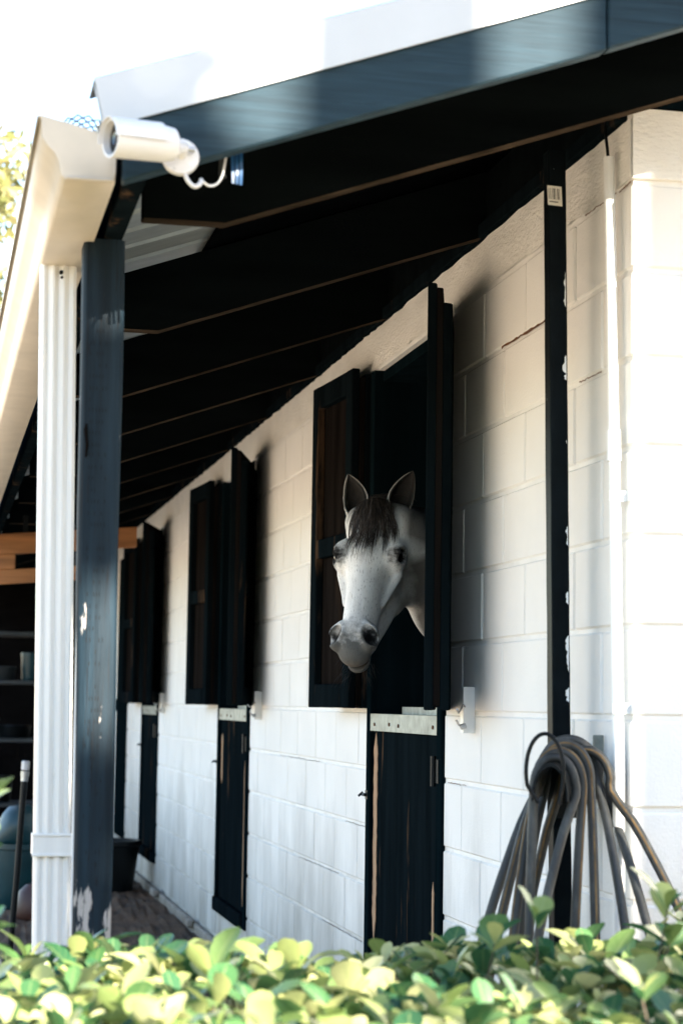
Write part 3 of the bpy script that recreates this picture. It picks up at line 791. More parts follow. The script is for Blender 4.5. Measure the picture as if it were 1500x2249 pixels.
b = MB(); lathe(b, Vector((-.28,9.4,0)), Vector((0,0,1)), [(0,0),(0,.16),(.3,.20),(.31,.215),(.34,.215),(.34,.195),(.05,.15),(.05,0)], 20)
tb = build(b, 'feed_tub', 'blackmetal', None, smooth=True); tag(tb, 'black rubber feed tub by the wall beyond the second door', 'tub')
b = MB(); lathe(b, Vector((-.86,7.7,0)), Vector((0,0,1)), [(0,0),(0,.11),(.04,.125),(.16,.10),(.2,.06),(.2,0)], 16)
tag(build(b, 'salt_block_holder', 'orange', None, smooth=True), 'small dull orange holder on the aisle floor by the downspout', 'holder')

# ------------------------------------------------------------------ horse
def surface_net(F, org, h):
    ins = F < 0; nx, ny, nz = F.shape
    cs = [(i,j,k) for i in (0,1) for j in (0,1) for k in (0,1)]
    sub = lambda A, c: A[c[0]:nx-1+c[0], c[1]:ny-1+c[1], c[2]:nz-1+c[2]]
    cnt = sum(sub(ins, c).astype(np.int8) for c in cs)
    I = np.argwhere((cnt > 0) & (cnt < 8))
    idx = -np.ones((nx-1,ny-1,nz-1), np.int64); idx[I[:,0],I[:,1],I[:,2]] = np.arange(len(I))
    P = np.zeros((len(I),3)); Wt = np.zeros(len(I))
    for a in range(8):
        for b in range(a+1, 8):
            ca, cb = np.array(cs[a]), np.array(cs[b])
            if abs(ca-cb).sum() != 1: continue
            fa = F[tuple((I+ca).T)]; fb = F[tuple((I+cb).T)]; m = (fa < 0) != (fb < 0)
            t = np.where(m, fa/np.where(fa == fb, 1, fa-fb), 0)
            P += m[:,None]*(ca+t[:,None]*(cb-ca)); Wt += m
    V = (I+P/Wt[:,None])*h+np.array(org); Q = []
    for ax in range(3):
        o1, o2 = (ax+1)%3, (ax+2)%3
        sl0 = [slice(None)]*3; sl1 = [slice(None)]*3; sl0[ax] = slice(0,-1); sl1[ax] = slice(1,None)
        A, B = ins[tuple(sl0)], ins[tuple(sl1)]
        E_ = np.argwhere(A != B)
        ok = (E_[:,o1] > 0) & (E_[:,o2] > 0) & (E_[:,o1] < F.shape[o1]-1) & (E_[:,o2] < F.shape[o2]-1)
        E_ = E_[ok]; q = []
        for d1, d2 in ((-1,-1),(0,-1),(0,0),(-1,0)):
            e = E_.copy(); e[:,o1] += d1; e[:,o2] += d2; q.append(idx[tuple(e.T)])
        q = np.stack(q, 1); fl = B[tuple(E_.T)]
        q[fl] = q[fl][:, ::-1]; Q.append(q)
    return V, np.concatenate(Q)
POLL = Vector((-0.149, 1.920, 1.928))
HY, HT = rad(28), rad(32)                     # heading from -Y towards -X, face tilt from vertical
fh = Vector((-math.sin(HY), -math.cos(HY), 0))
tv = (fh*math.sin(HT)+Vector((0,0,-math.cos(HT)))).normalized()
nv = (fh*math.cos(HT)+Vector((0,0,math.sin(HT)))).normalized()
wv = nv.cross(tv).normalized()*1.09; tv = tv*.94                # lateral axis
HM = Matrix(((tv.x,wv.x,nv.x,POLL.x),(tv.y,wv.y,nv.y,POLL.y),(tv.z,wv.z,nv.z,POLL.z),(0,0,0,1)))
HI = HM.inverted()
def to_local(p): return np.array(HI @ Vector(p))
class SDF:
    def __init__(s, X): s.X = X; s.F = np.full(X.shape[:-1], 10., np.float32)
    def un(s, d, k):
        h = np.clip(.5+.5*(s.F-d)/k, 0, 1); s.F = (s.F*(1-h)+d*h-k*h*(1-h)).astype(np.float32)
    def sb(s, d, k):
        h = np.clip(.5-.5*(s.F+d)/k, 0, 1); s.F = (s.F*(1-h)-d*h+k*h*(1-h)).astype(np.float32)
    def ell(s, c, r, rot=None):
        p = s.X-np.array(c, np.float32)
        if rot is not None: p = p@np.array(rot, np.float32)
        q = p/np.array(r, np.float32); l = np.sqrt((q*q).sum(-1))+1e-6
        g = np.sqrt(((q/np.array(r, np.float32))**2).sum(-1))+1e-6
        return l*(l-1)/g
    def cap(s, a, b, ra, rb, sc=(1,1,1)):
        sc = np.array(sc, np.float32); a = np.array(a,np.float32)*sc; b = np.array(b,np.float32)*sc
        p = s.X*sc-a; ab = b-a; t = np.clip((p@ab)/(ab@ab), 0, 1)
        return (np.sqrt(((p-t[...,None]*ab)**2).sum(-1))-(ra+(rb-ra)*t))/sc.max()
def rotz_local(axis, ang): return np.array(Matrix.Rotation(ang, 3, axis))
EYE = (.205, .0745, -.050)
def head_sdf(S_):
    e, c = S_.ell, S_.cap
    S_.F = e((.075,0,-.085), (.11,.072,.082)).astype(np.float32)              # cranium
    S_.un(e((.180,0,-.074), (.115,.088,.066)), .03)                           # forehead
    S_.un(c((.22,0,-.060),(.50,0,-.050), .056,.036, (1,1.10,1)), .035)        # nasal bone
    S_.un(c((.24,0,-.115),(.50,0,-.088), .072,.043, (1,1.06,1)), .04)         # upper jaw
    for sg in (-1, 1):
        S_.un(e((.185,sg*.046,-.190), (.125,.036,.098)), .035)                # jowl
        S_.un(c((.25,sg*.036,-.220),(.50,sg*.022,-.128), .034,.024), .03)     # mandible
        S_.un(e((.200,sg*.080,-.052), (.058,.030,.040)), .022)                # orbit
        S_.un(c((.150,sg*.072,-.035),(.190,sg*.092,-.032), .012,.014), .015)  # brow
        S_.un(c((.25,sg*.083,-.090),(.370,sg*.058,-.085), .013,.006), .020)   # facial crest
        S_.sb(e((.335,sg*.082,-.040), (.080,.016,.030)), .03)                 # hollow before the crest
        S_.sb(e((.42,sg*.066,-.125), (.075,.014,.026)), .03)                  # cheek hollow
        S_.sb(e((.125,sg*.086,-.050), (.026,.020,.022)), .02)                 # hollow above the eye
    S_.un(e((.525,0,-.070), (.068,.046,.050)), .03)                           # muzzle
    S_.un(e((.568,0,-.080), (.038,.038,.042)), .034)                          # upper lip
    for sg in (-1, 1):
        S_.un(e((.528,sg*.046,-.046), (.048,.027,.036)), .014)                # nostril wing
        S_.un(c((.486,sg*.036,-.030),(.530,sg*.028,-.022), .009,.009), .014)  # inner rim
    S_.un(e((.560,0,-.134), (.040,.030,.021)), .012)                          # lower lip and chin
    S_.un(c((.46,0,-.132),(.56,0,-.140), .028,.025), .018)
    m_ = e((.59,0,-.119), (.090,.090,.0075)); S_.sb(m_, .005)                # mouth
    for sg in (-1, 1):
        rot = rotz_local('X', sg*.45)
        S_.sb(e((.534,sg*.052,-.027), (.030,.0125,.035), rot), .007)          # nostril
        S_.sb(e((.518,sg*.046,-.030), (.022,.011,.026), rot), .007)
        # eye socket and lids
        S_.sb(e((EYE[0],sg*(EYE[1]+.022),EYE[2]+.014), (.027,.020,.019), rotz_local('X', sg*.0)), .007)
        S_.un(c((EYE[0]-.028,sg*(EYE[1]+.012),EYE[2]+.020),(EYE[0]+.004,sg*(EYE[1]+.018),EYE[2]+.030), .007,.006), .008)
        S_.un(c((EYE[0]+.004,sg*(EYE[1]+.018),EYE[2]+.030),(EYE[0]+.034,sg*(EYE[1]+.008),EYE[2]+.014), .006,.004), .008)
        S_.un(c((EYE[0]-.020,sg*(EYE[1]+.018),EYE[2]-.014),(EYE[0]+.028,sg*(EYE[1]+.012),EYE[2]-.010), .005,.004), .008)
        S_.un(e((.042,sg*.060,-.056), (.042,.030,.036)), .02)                 # ear roots
n0 = to_local((-.045,1.95,1.80)); n1 = to_local((.16,2.02,1.60)); n2 = to_local((.5,2.12,1.42)); n3 = to_local((.85,2.15,1.30))
na = to_local((.03,2.04,1.85)); nb = to_local((.30,2.14,1.70))
def neck_sdf(S_, k=.05):
    S_.un(S_.cap((.06,0,-.11), n0, .088,.098), k); S_.un(S_.cap(n0, n1, .098,.135), k); S_.un(S_.cap(n1, n2, .135,.21), k)
    S_.un(S_.cap((.02,0,-.09), na, .055,.06), k); S_.un(S_.cap(na, nb, .06,.10), k)
h = .0042
lo, hi = np.array((-.10,-.30,-.52)), np.array((.66,.19,.06))
dims = np.ceil((hi-lo)/h).astype(int)
Gx = np.stack(np.meshgrid(*[lo[i]+h*np.arange(dims[i]) for i in range(3)], indexing='ij'), -1).astype(np.float32)
HS = SDF(Gx); head_sdf(HS); neck_sdf(HS)
V1, Q1 = surface_net(HS.F, lo, h)
# coarse body inside the stall
h2 = .026
wlo, whi = np.array((-.02,1.5,0.0)), np.array((2.75,2.8,2.1))
d2 = np.ceil((whi-wlo)/h2).astype(int)
G2 = np.stack(np.meshgrid(*[wlo[i]+h2*np.arange(d2[i]) for i in range(3)], indexing='ij'), -1).astype(np.float32)
BS = SDF(G2)
BS.F = BS.cap((.10,2.0,1.66),(.62,2.13,1.38), .105,.20).astype(np.float32)
BS.un(BS.cap((.25,2.08,1.84),(.80,2.15,1.50), .07,.14), .08)
BS.un(BS.cap((.85,2.15,1.28),(1.55,2.15,1.22), .25,.29), .15); BS.un(BS.cap((1.55,2.15,1.24),(2.15,2.15,1.32), .29,.26), .15)
for sg in (-1, 1):
    BS.un(BS.cap((.82,2.15+sg*.14,1.12),(.80,2.15+sg*.14,.62), .12,.055), .08); BS.un(BS.cap((.80,2.15+sg*.14,.62),(.80,2.15+sg*.14,.10), .048,.036), .03); BS.un(BS.cap((.79,2.15+sg*.14,.09),(.77,2.15+sg*.14,.06), .045,.055), .03)
    BS.un(BS.cap((2.15,2.15+sg*.13,1.15),(2.05,2.15+sg*.14,.82), .17,.09), .08); BS.un(BS.cap((2.05,2.15+sg*.14,.82),(2.30,2.15+sg*.14,.56), .085,.052), .04)
    BS.un(BS.cap((2.30,2.15+sg*.14,.56),(2.27,2.15+sg*.14,.10), .048,.037), .03); BS.un(BS.cap((2.26,2.15+sg*.14,.09),(2.23,2.15+sg*.14,.06), .045,.055), .03)
V2, Q2 = surface_net(BS.F, wlo, h2)
HIn = np.array(HI); V2 = V2@HIn[:3,:3].T+HIn[:3,3]
# ears: tapering cupped leaves with thickness
def ear(sg):
    base = np.array((.046, sg*.060, -.050)); tip = base+np.array((-.130, sg*.026, .084) if sg < 0 else (-.134, sg*.050, .088))
    ax = tip-base; L = np.linalg.norm(ax); ax /= L
    opening = np.array((.5, sg*.05 if sg < 0 else sg*.55, .85)); opening -= ax*(opening@ax); opening /= np.linalg.norm(opening)
    lat = np.cross(ax, opening); V = []; F = []; ns, na_ = 18, 15
    prof_s = np.array((0,.12,.3,.5,.7,.85,.95,1.0)); prof_r = np.array((.028,.034,.042,.0415,.033,.021,.0095,.001))
    for shell in (0, 1):
        for i in range(ns+1):
            s = i/ns; r = np.interp(s, prof_s, prof_r)
            if shell: r = max(r-.0045, .0005)
            half = rad(np.interp(s, (0,.15,.4,1), (165,140,100,80)))
            c = base+ax*(L*s)+lat*(-sg*.008*math.sin(math.pi*s))-opening*.006*math.sin(math.pi*s)
            for k in range(na_):
                th = -half+2*half*k/(na_-1)
                V.append(c+r*(-opening*math.cos(th)*.75+lat*math.sin(th)*.92))
    n_ = na_; off = (ns+1)*n_
    for i in range(ns):
        for k in range(n_-1):
            a = i*n_+k; F.append((a,a+1,a+n_+1,a+n_)); F.append((off+a,off+a+n_,off+a+n_+1,off+a+1))
        for k in (0, n_-1):
            a = i*n_+k; F.append((a,a+n_,off+a+n_,off+a))
    return np.array(V), np.array(F)
Vs, Qs = [V1, V2], [Q1, Q2+len(V1)]; base = len(V1)+len(V2)
for sg in (-1, 1):
    v, f = ear(sg); Vs.append(v); Qs.append(f+base); base += len(v)
V = np.concatenate(Vs); Q = np.concatenate(Qs)
me = bpy.data.meshes.new('body'); me.from_pydata(V.tolist(), [], Q.tolist()); me.update()
me.shade_smooth()
def coat():
    m, t, p = new_mat('grey_horse_coat')
    tc = N(t, 'ShaderNodeTexCoord').outputs['Object']
    sep = N(t, 'ShaderNodeSeparateXYZ'); t.links.new(tc, sep.inputs[0])
    T, W_, N_ = sep.outputs
    def ns(scale, detail=4, st=(1,1,1)):
        return noise(t, pos_node(t, st, True), scale, detail, .6)
    def sph(c, r0, r1, sc=(1,1,1)):
        d = N(t, 'ShaderNodeVectorMath', operation='SUBTRACT'); t.links.new(tc, d.inputs[0]); d.inputs[1].default_value = c
        s = N(t, 'ShaderNodeVectorMath', operation='MULTIPLY'); t.links.new(d.outputs[0], s.inputs[0]); s.inputs[1].default_value = sc
        l = N(t, 'ShaderNodeVectorMath', operation='LENGTH'); t.links.new(s.outputs[0], l.inputs[0])
        x = math_n(t, 'ADD', l.outputs['Value'], math_n(t, 'MULTIPLY', math_n(t, 'SUBTRACT', ns(28, 5), .5), .045))
        return ramp(t, x, r0, r1, (1,1,1,1), (0,0,0,1))
    c = mixc(t, ramp(t, ns(9, 5), .35, .7), (.84,.84,.82), (.92,.92,.90))
    c = mixc(t, math_n(t, 'MULTIPLY', ramp(t, ns(150, 4, (.5,1.6,1.6)), .57, .70), .65), c, (.20,.19,.18))            # flea-bitten flecks
    c = mixc(t, math_n(t, 'MULTIPLY', ramp(t, ns(34, 5, (.35,1.2,1.2)), .46, .74), .34), c, (.36,.36,.36))            # grey hair drifts
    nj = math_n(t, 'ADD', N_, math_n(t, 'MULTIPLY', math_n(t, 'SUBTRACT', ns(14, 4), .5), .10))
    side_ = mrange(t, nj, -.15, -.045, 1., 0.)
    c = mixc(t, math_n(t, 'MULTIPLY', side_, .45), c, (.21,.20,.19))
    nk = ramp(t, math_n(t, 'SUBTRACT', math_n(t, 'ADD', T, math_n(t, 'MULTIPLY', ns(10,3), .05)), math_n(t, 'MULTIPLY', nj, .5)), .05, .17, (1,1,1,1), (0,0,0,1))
    c = mixc(t, math_n(t, 'MULTIPLY', nk, .75), c, (.085,.078,.07))  # neck darkened in the coat colour, standing in for stall shade
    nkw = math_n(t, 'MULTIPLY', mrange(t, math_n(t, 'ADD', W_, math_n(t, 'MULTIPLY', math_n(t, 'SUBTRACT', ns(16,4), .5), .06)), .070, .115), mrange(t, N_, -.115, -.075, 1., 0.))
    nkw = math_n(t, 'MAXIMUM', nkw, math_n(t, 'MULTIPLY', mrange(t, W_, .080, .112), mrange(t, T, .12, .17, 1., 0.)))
    c = mixc(t, math_n(t, 'MULTIPLY', nkw, .88), c, (.045,.041,.037))  # stall side of the neck painted darker still, as shade
    mz = ramp(t, math_n(t, 'ADD', T, math_n(t, 'MULTIPLY', math_n(t, 'SUBTRACT', ns(42,8), .5), .13)), .475, .56)
    c = mixc(t, math_n(t, 'MULTIPLY', mz, .92), c, (.040,.042,.038))
    c = mixc(t, math_n(t, 'MULTIPLY', sph((.602,0,-.098), .012, .044, (1,.5,1)), .4), c, (.20,.17,.14))              # pale lip
    mo = math_n(t, 'MULTIPLY', mrange(t, math_n(t, 'ABSOLUTE', math_n(t, 'ADD', N_, .119)), .0045, .010, 1., 0.), mrange(t, T, .485, .51))
    c = mixc(t, mo, c, (.010,.009,.008))
    for sg in (-1, 1):
        c = mixc(t, math_n(t, 'MULTIPLY', sph((EYE[0],sg*(EYE[1]+.012),EYE[2]+.010), .026, .040, (.85,1,1.0)), 1.0), c, (.008,.0075,.0075))
        c = mixc(t, math_n(t, 'MULTIPLY', sph((.528,sg*.050,-.040), .015, .028, (.75,1,.8)), 1.0), c, (.008,.008,.008))
    t.links.new(c, p.inputs['Base Color']); p.inputs['Roughness'].default_value = .7
    p.inputs['Specular IOR Level'].default_value = .12
    b = N(t, 'ShaderNodeBump'); b.inputs['Strength'].default_value = .7; b.inputs['Distance'].default_value = .002
    t.links.new(ns(190, 5, (.22,1,1)), b.inputs['Height']); t.links.new(b.outputs[0], p.inputs['Normal'])
    return m
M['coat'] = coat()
M['earhair'] = mat('dark_ear_hair', (.014,.012,.011), .9, .4, 60, bump=.6, bscale=200)
M['mane'] = mat('dark_mane_hair', (.028,.021,.017), .6, .7, 60, bump=.1)
M['eye'] = mat('dark_horse_eye', (.008,.006,.005), .06, .2, 40, bump=0)
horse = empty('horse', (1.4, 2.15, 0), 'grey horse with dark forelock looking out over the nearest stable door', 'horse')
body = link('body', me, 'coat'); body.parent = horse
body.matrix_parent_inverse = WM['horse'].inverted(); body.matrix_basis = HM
def hpart(mb, name, m, smooth=True):
    mee = fix(mb.mesh(name), 0, 1, smooth, 180); o = link(name, mee, m); o.parent = body; return o
for sg in (-1, 1):
    bmm = bmesh.new(); bmesh.ops.create_uvsphere(bmm, u_segments=20, v_segments=14, radius=.0255)
    for v_ in bmm.verts: v_.co = Vector((v_.co.x*1.15+EYE[0]+.002, v_.co.y*.95+sg*(EYE[1]+.003), v_.co.z*1.0+EYE[2]+.010))
    mm = bpy.data.meshes.new('eye'); bmm.to_mesh(mm); bmm.free(); mm.shade_smooth(); o = link('eye', mm, 'eye'); o.parent = body
    # dark hair lining inside the ear
    v, f = ear(sg); half = len(v)//2; lin = v[half:]
    cen = lin.reshape(19, 15, 3).mean(1, keepdims=True); lin2 = (cen+(lin.reshape(19,15,3)-cen)*.86).reshape(-1,3)
    mb = MB(); mb.add(lin2, [(i*15+k, i*15+k+1, (i+1)*15+k+1, (i+1)*15+k) for i in range(18) for k in range(14)]); hpart(mb, 'ear_lining', 'earhair')
# forelock strands laid over the forehead
inside = HS.F < 0
def n_surf(t, w_):
    i = int(np.clip((t-lo[0])/h, 0, dims[0]-1)); j = int(np.clip((w_-lo[1])/h, 0, dims[1]-1))
    col = np.nonzero(inside[i, j])[0]
    return lo[2]+h*col[-1] if len(col) else -.15
mb = MB()
clumps_ = [(-.072,.15),(-.060,.22),(-.048,.18),(-.034,.25),(-.020,.20),(-.008,.27),(.004,.22),(.014,.26),(.026,.19),(.038,.17),(.052,.23),(.064,.18),(.074,.19)]
for s in range(430):
    c0, lc = random.choice(clumps_); loose = random.random() < .25
    w0 = c0*.42+random.gauss(0,.010); we = c0+random.gauss(0, .012 if loose else .004)
    Lh = lc*random.uniform(.72,1.08); lift = random.uniform(.001,.013)*(1-abs(c0)*4); nseg = 9; ph = random.random()*6; pts = []
    for i in range(nseg+1):
        q = i/nseg; t = .004+Lh*.92*q; w_ = w0+(we-w0)*math.sin(q*1.57)**1.1+.002*math.sin(ph+q*5)
        w_ += (random.gauss(0,.0006) if loose else 0)
        nn_ = n_surf(max(t,.0), float(np.clip(w_,-.085,.085)))
        pts.append((t, w_, nn_+.003+lift*(1-.6*q)+(.014*(1-q)**3)))
    r0 = random.uniform(.0006,.0012); mb.tube(pts, [r0*(1-.8*(i/nseg)**2) for i in range(nseg+1)], 3, False)
hpart(mb, 'forelock', 'mane')
mb = MB()
na_l, nb_l = np.array(na), np.array(nb)
for s in range(420):      # mane tuft between and behind the ears, falling along the crest
    q0 = random.random(); root = np.array((-.010,random.gauss(0,.016),-.018))*(1-q0)+ (nb_l+np.array((-.07,0,.03)))*q0*.55 + np.array((0,0,0))*q0
    if q0 < .15: root = np.array((-.022,random.gauss(0,.018),-.014))
    d = np.array((random.uniform(-.01,.06), random.uniform(.02,.09), random.uniform(-.09,-.03))); pts = []
    for i in range(7):
        q = i/6; pts.append(tuple(root+d*q+np.array((-.028*math.sin(q*math.pi*.6),0,.012*math.sin(q*3)))*1.0))
    mb.tube(pts, [.0013*(1-.7*i/6) for i in range(7)], 3, False)
hpart(mb, 'mane', 'mane')
mb = MB()
for s in range(46):       # whiskers
    sg = random.choice((-1,1)); t0 = random.uniform(.54,.62); p0 = np.array((t0, sg*random.uniform(.01,.045), random.uniform(-.165,-.11)))
    d = np.array((random.uniform(.01,.05), sg*random.uniform(.0,.03), random.uniform(-.02,.015)))
    mb.tube([tuple(p0), tuple(p0+d*.6), tuple(p0+d+np.array((.006,0,-.004)))], [.0004,.0003,.0001], 3, False)
hpart(mb, 'whiskers', 'earhair')

# ------------------------------------------------------------------ hedge
def leaf_shape(L=.058, W_=.030, curl=.25, fold=.18):
    """obovate leaf, base at origin, along +x, upper face +z"""
    rows = [(0,.06),(.22,.42),(.48,.82),(.72,1.0),(.9,.72),(1.0,.12)]; v = []
    for s, wd in rows:
        x = L*s; z = -curl*L*s*s; hwid = W_/2*wd
        v += [(x,-hwid,z+fold*hwid),(x,0,z),(x,hwid,z+fold*hwid)]
    f = []
    for i in range(len(rows)-1):
        a = 3*i; f += [(a,a+3,a+4,a+1),(a+1,a+4,a+5,a+2)]
    return np.array(v), np.array(f)
LUV = np.array([(k/2, s_) for s_ in (0,.22,.48,.72,.9,1.0) for k in range(3)])
def set_uv(me, nleaf_):
    vi = np.empty(len(me.loops), np.int32); me.loops.foreach_get('vertex_index', vi)
    uv = me.uv_layers.new(name='UVMap'); uv.data.foreach_set('uv', LUV[vi % 18].astype(np.float32).ravel())
hedge = empty('hedge', (-.7,-1.2,0), 'low clipped hedge of glossy rounded green leaves in the foreground', 'hedge')
def hedge_top(x, y):
    return .805+.018*math.sin(x*5.1+1)+.014*math.sin(x*11+y*7)+(.03 if x > -.75 else 0)*min(1,(x+.75)/.2 if x>-.75 else 0)-.10*max(0,(-1.45-y))-.25*max(0,y+.62)**1.2*2
LV = [leaf_shape(.070,.042,.15,.2), leaf_shape(.080,.045,.35,.25), leaf_shape(.058,.032,.05,.30), leaf_shape(.078,.036,.55,.4)]
leaf_me = []
for i, (v, f) in enumerate(LV):
    me = bpy.data.meshes.new('leaf'); me.from_pydata(v.tolist(), [], f.tolist()); me.update(); me.shade_smooth(); me.materials.append(M['hedgeleaf']); set_uv(me, 1); leaf_me.append(me)
leaves = []; twigs = MB()
def rosette(tip, up, nl, scale):
    a0 = random.random()*6.28
    for i in range(nl):
        a = a0+i*2.4; el = rad(random.uniform(12,72))*(1-.5*i/nl)+rad(5)
        d = Vector((math.cos(a)*math.cos(el), math.sin(a)*math.cos(el), math.sin(el)))
        d = (d+up*.35).normalized()
        sidev = d.cross(Vector((0,0,1)));  sidev = sidev.normalized() if sidev.length > .05 else Vector((1,0,0))
        nrm = sidev.cross(d).normalized(); roll = random.gauss(0,.35)
        s2 = sidev*math.cos(roll)+nrm*math.sin(roll); n2_ = -sidev*math.sin(roll)+nrm*math.cos(roll)
        base = tip-up*(.004*i)
        sc = scale*random.choice((.55,.75,.9,1.0,1.1))*random.uniform(.85,1.12)*(1-.35*(i < 2))
        # columns: x=d, y=-s2.., z=n
        y_ = n2_.cross(d)
        leaves.append((base, d, y_, n2_, sc, random.randrange(4)))
x = -2.3
sp = .056
while x < .75:
    y = -1.95
    while y < -.52:
        xx, yy = x+random.gauss(0,.014), y+random.gauss(0,.014)
        zt = hedge_top(xx, yy)+random.gauss(0,.014)
        if random.random() < .03: zt += random.uniform(.01,.03)
        upd = Vector((random.gauss(0,.22), random.gauss(0,.22), 1)).normalized()
        rosette(Vector((xx,yy,zt)), upd, random.randint(5,8), 1.0)
        twigs.tube([Vector((xx,yy,zt))-upd*.16, Vector((xx,yy,zt))-upd*.05, Vector((xx,yy,zt))], [.0022,.0018,.0012], 4, False)
        y += sp
    x += sp
for sx_, sy_, hz in ((-.315,-1.02,.955),(-.30,-1.0,.905),(-.545,-1.05,.945),(-.27,-.98,.885),(-1.402,-1.0,.93),(-1.420,-1.0,1.06),(-1.415,-1.02,1.12),(-.60,-1.0,.90)):
    upd = Vector((random.gauss(0,.2), random.gauss(0,.2), 1)).normalized(); tp = Vector((sx_,sy_,hz))
    rosette(tp, upd, 5, 1.15); twigs.tube([tp-upd*.22+Vector((-.05 if sx_ < -1.3 else 0,0,0)), tp-upd*.1+Vector((-.02 if sx_ < -1.3 else 0,0,0)), tp], [.002,.0018,.0012], 5, False)
nshell = len(leaves)
for i in range(7000):      # inner and side leaves
    xx, yy = random.uniform(-2.3,.75), random.uniform(-1.98,-.50)
    zt = hedge_top(xx,yy)-random.uniform(.03,.75)**1.0
    if random.random() < .35: yy = random.choice((-1.98,-.5))+random.gauss(0,.03)
    d = Vector((random.gauss(0,1),random.gauss(0,1),random.gauss(.2,.6))).normalized(); s_ = d.orthogonal().normalized(); n_ = d.cross(s_)
    leaves.append((Vector((xx,yy,max(.05,zt))), d, s_, n_, random.uniform(.8,1.2), random.randrange(4)))
def proj_uv(p):
    q = p-CAM; z = q.dot(fwd); return .5+q.dot(r2)/z*4285.55/1500, .5-q.dot(u2)/z*4285.55/2249, z
score = []
for i in range(nshell):
    B_, d, s_, n_, sc, k = leaves[i]
    u_, v_, z_ = proj_uv(B_+d*.03)
    if -.01 < u_ < 1.01 and v_ < 1.01:
        score.append((-( (B_.z-hedge_top(B_.x,B_.y))*8 + 1.6/z_ + .25*abs(n_.dot(-fwd)) + .12*sc), i))
score.sort(); chosen = set(i for _, i in score[:299])
vv = [[] for _ in range(4)]
SV, SF, base = [], [], 0
for i, (B_, d, s_, n_, sc, k) in enumerate(leaves):
    R_m = np.array((tuple(d), tuple(s_), tuple(n_)))
    if i in chosen:
        o = link('leaf', leaf_me[k], None)
        o.parent = hedge; o.matrix_parent_inverse = WM['hedge'].inverted()
        o.matrix_basis = Matrix(((d.x*sc,s_.x*sc,n_.x*sc,B_.x),(d.y*sc,s_.y*sc,n_.y*sc,B_.y),(d.z*sc,s_.z*sc,n_.z*sc,B_.z),(0,0,0,1)))
    else:
        v, f = LV[k]; SV.append(v*sc@R_m+np.array(B_)); SF.append(f+base); base += len(v)
me = bpy.data.meshes.new('foliage'); me.from_pydata(np.concatenate(SV).tolist(), [], np.concatenate(SF).tolist()); me.update(); me.shade_smooth()
set_uv(me, 2); o = link('foliage', me, 'hedgeleaf', hedge); o['kind'] = 'stuff'
for i in range(26):
    xx = -2.25+.115*i; yy = -1.2+random.gauss(0,.1)
    for k in range(3): twigs.tube([(xx,yy,0),(xx+random.gauss(0,.04),yy+random.gauss(0,.1),.35),(xx+random.gauss(0,.08),yy+random.gauss(0,.25),.75)], [.010,.007,.003], 5, False)
o = build(twigs, 'twigs', 'bark', hedge, smooth=True, ang=180); o['kind'] = 'stuff'

# ------------------------------------------------------------------ trees
def tree(name, loc, trunks, clumps, nleaf, leafsize, label, group=None, leafmat='treeleaf'):
    """trunks: list of (points, radii); clumps: (centre, radii)"""
    root = empty(name, loc, label, 'tree', group)
    tb_ = MB()
    for pts, rr in trunks: tb_.tube(pts, rr, 9)
    build(tb_, 'trunk', 'bark', root, smooth=True, ang=180)
    wts = np.array([c[1][0]*c[1][1]*c[1][2] for c in clumps])**.7; wts /= wts.sum()
    which = rng.choice(len(clumps), nleaf, p=wts)
    C = np.array([clumps[i][0] for i in which]); Rr = np.array([clumps[i][1] for i in which])
    d = rng.normal(size=(nleaf,3)); d /= np.linalg.norm(d, axis=1)[:,None]
    p = C+Rr*d*(rng.random(nleaf)**.45)[:,None]
    a = rng.normal(size=(nleaf,3)); a /= np.linalg.norm(a, axis=1)[:,None]
    b = np.cross(a, rng.normal(size=(nleaf,3))); b /= np.linalg.norm(b, axis=1)[:,None]
    s = leafsize*(.7+.6*rng.random(nleaf))[:,None]
    V = np.stack([p-a*s, p+b*s*.45, p+a*s, p-b*s*.45], 1).reshape(-1,3)
    me = bpy.data.meshes.new('crown'); me.from_pydata(V.tolist(), [], np.arange(nleaf*4).reshape(-1,4).tolist()); me.update()
    o = link('crown', me, leafmat, root); return root
# tree left of the stable, seen beyond the gutter
bt = Vector((-1.55, 18.0, 0))
cl = []
for i in range(26):
    a = random.random()*6.28; r = random.uniform(.2,1.15); z = random.uniform(4.4,8.0)
    cl.append(((bt.x+r*math.cos(a)*1.0, bt.y+r*math.sin(a), z), (random.uniform(.5,.9),random.uniform(.5,.9),random.uniform(.35,.6))))
tree('leafy_tree', bt, [([bt, bt+Vector((.1,0,2.5)), bt+Vector((0,.1,5.5))], [.2,.15,.06])]+
     [([bt+Vector((0,0,2+.3*i)), Vector(cl[i][0])], [.06,.02]) for i in range(10)], cl, 12000, .08, 'sunlit leafy tree behind the gutter at the left edge', None, 'paleleaf')
# trees behind the photographer, towards the sun: their stems and leaves dapple the eave and hedge
SH = SUNV.copy(); LAT = Vector((math.cos(SUN_AZ), math.sin(SUN_AZ), 0)); FW = Vector((math.sin(SUN_AZ), -math.cos(SUN_AZ), 0))
def at_sun(lat, dist, z): return LAT*lat+FW*dist+Vector((0,0,z))
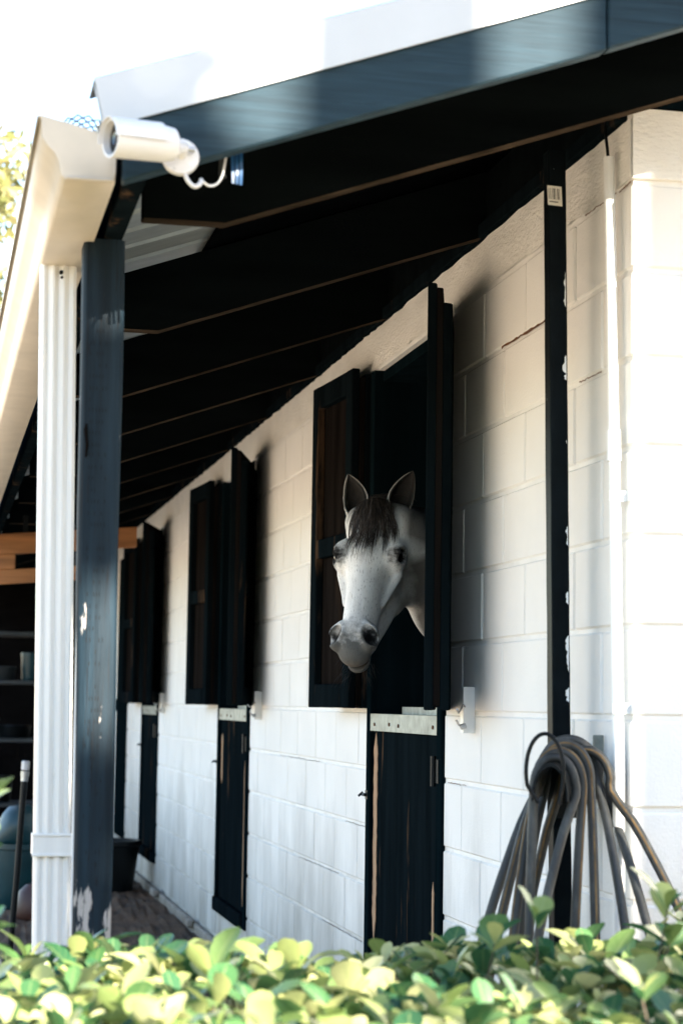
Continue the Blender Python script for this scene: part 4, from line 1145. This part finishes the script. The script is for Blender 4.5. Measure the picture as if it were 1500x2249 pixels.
# unseen wood added to block bright low sky, heights set to suit the light
wd = []
for i in range(200):
    a = rad(random.uniform(-75, 80)); R_ = random.uniform(15, 21); zt_ = 2.4 if a < rad(-8) else (4.4 if rad(8) < a < rad(42) else 7.6)
    wd.append(((-1+R_*math.sin(a), -2-R_*math.cos(a), random.uniform(.3,zt_)), (random.uniform(1.2,2.2),random.uniform(1.2,2.2),random.uniform(.9,1.5))))
wts = rng.integers(0, len(wd), 20000); C = np.array([wd[i][0] for i in wts]); Rr = np.array([wd[i][1] for i in wts])
d = rng.normal(size=(20000,3)); d /= np.linalg.norm(d, axis=1)[:,None]; pw = C+Rr*d*(rng.random(20000)**.4)[:,None]; pw[:,2] = np.abs(pw[:,2])
aa = rng.normal(size=(20000,3)); aa /= np.linalg.norm(aa, axis=1)[:,None]; bb = np.cross(aa, rng.normal(size=(20000,3))); bb /= np.linalg.norm(bb, axis=1)[:,None]
VW = np.stack([pw-aa*.34, pw+bb*.17, pw+aa*.34, pw-bb*.17], 1).reshape(-1,3)
me = bpy.data.meshes.new('wood'); me.from_pydata(VW.tolist(), [], np.arange(80000).reshape(-1,4).tolist()); me.update()  # added unseen wood that blocks low sky
tag(link('wood', me, 'treeleaf'), 'unseen leafy wood added behind the photographer to block low sky', 'wood', None, 'stuff')
def shade_tree(lat, dist, r, label, clumps, nleaf, lean=0):
    p = at_sun(lat, dist, 0)
    pts = [at_sun(lat-lean*.1, dist, -.05), at_sun(lat, dist, 2.2), at_sun(lat+lean*.4, dist, 5), at_sun(lat+lean, dist+.2, 8), at_sun(lat+lean*1.5, dist+.3, 10.5)]
    trunks = [(pts, [r*1.25, r*1.02, r, r*.85, r*.4])]
    cls = []
    for l, z, R_, dd in clumps:
        c = at_sun(l, dist+dd, z); cls.append((tuple(c), (R_,R_,R_*.8)))
        trunks.append(([at_sun(lat+lean*.6, dist, max(4.2, z-1.6)), at_sun((lat+l)/2, dist+dd*.5, z-.5), c], [r*.3, r*.2, r*.08]))
    tree('shade_tree', p, trunks, cls, nleaf, .06, label, 'trees towards the sun')
shade_tree(-.84, 9.0, .19, 'thick-stemmed tree behind the photographer shading the eave', [(-2.4,8.6,.7,-.2),(-.9,9.0,1.2,0),(.3,9.4,1.2,.4)], 4200, -.02)
shade_tree(-1.55, 8.2, .035, 'slim sapling behind the photographer shading the eave corner', [(-1.50,6.02,.36,0),(-1.85,6.3,.4,0),(-1.32,6.0,.2,.1)], 1500, 0)
shade_tree(-1.30, 9.0, .03, 'slender leafy sapling behind the photographer dappling the post', [(-1.10,4.98,.16,0),(-1.13,5.24,.15,0),(-1.10,5.86,.14,0),(-1.13,6.1,.17,0)], 900, 0)
shade_tree(-.31, 9.6, .27, 'second stemmed tree behind the photographer shading the hedge', [(.9,9.2,1.2,.2),(-.5,9.8,1.2,0),(.4,10.4,1.3,.5)], 4200, .03)
shade_tree(.16, 10.2, .20, 'unseen third stemmed tree added behind the photographer to shade the end wall', [(1.2,9.4,1.1,.2),(.2,9.9,1.0,0)], 2600, .02)  # unseen stem added to keep direct sun off the end wall
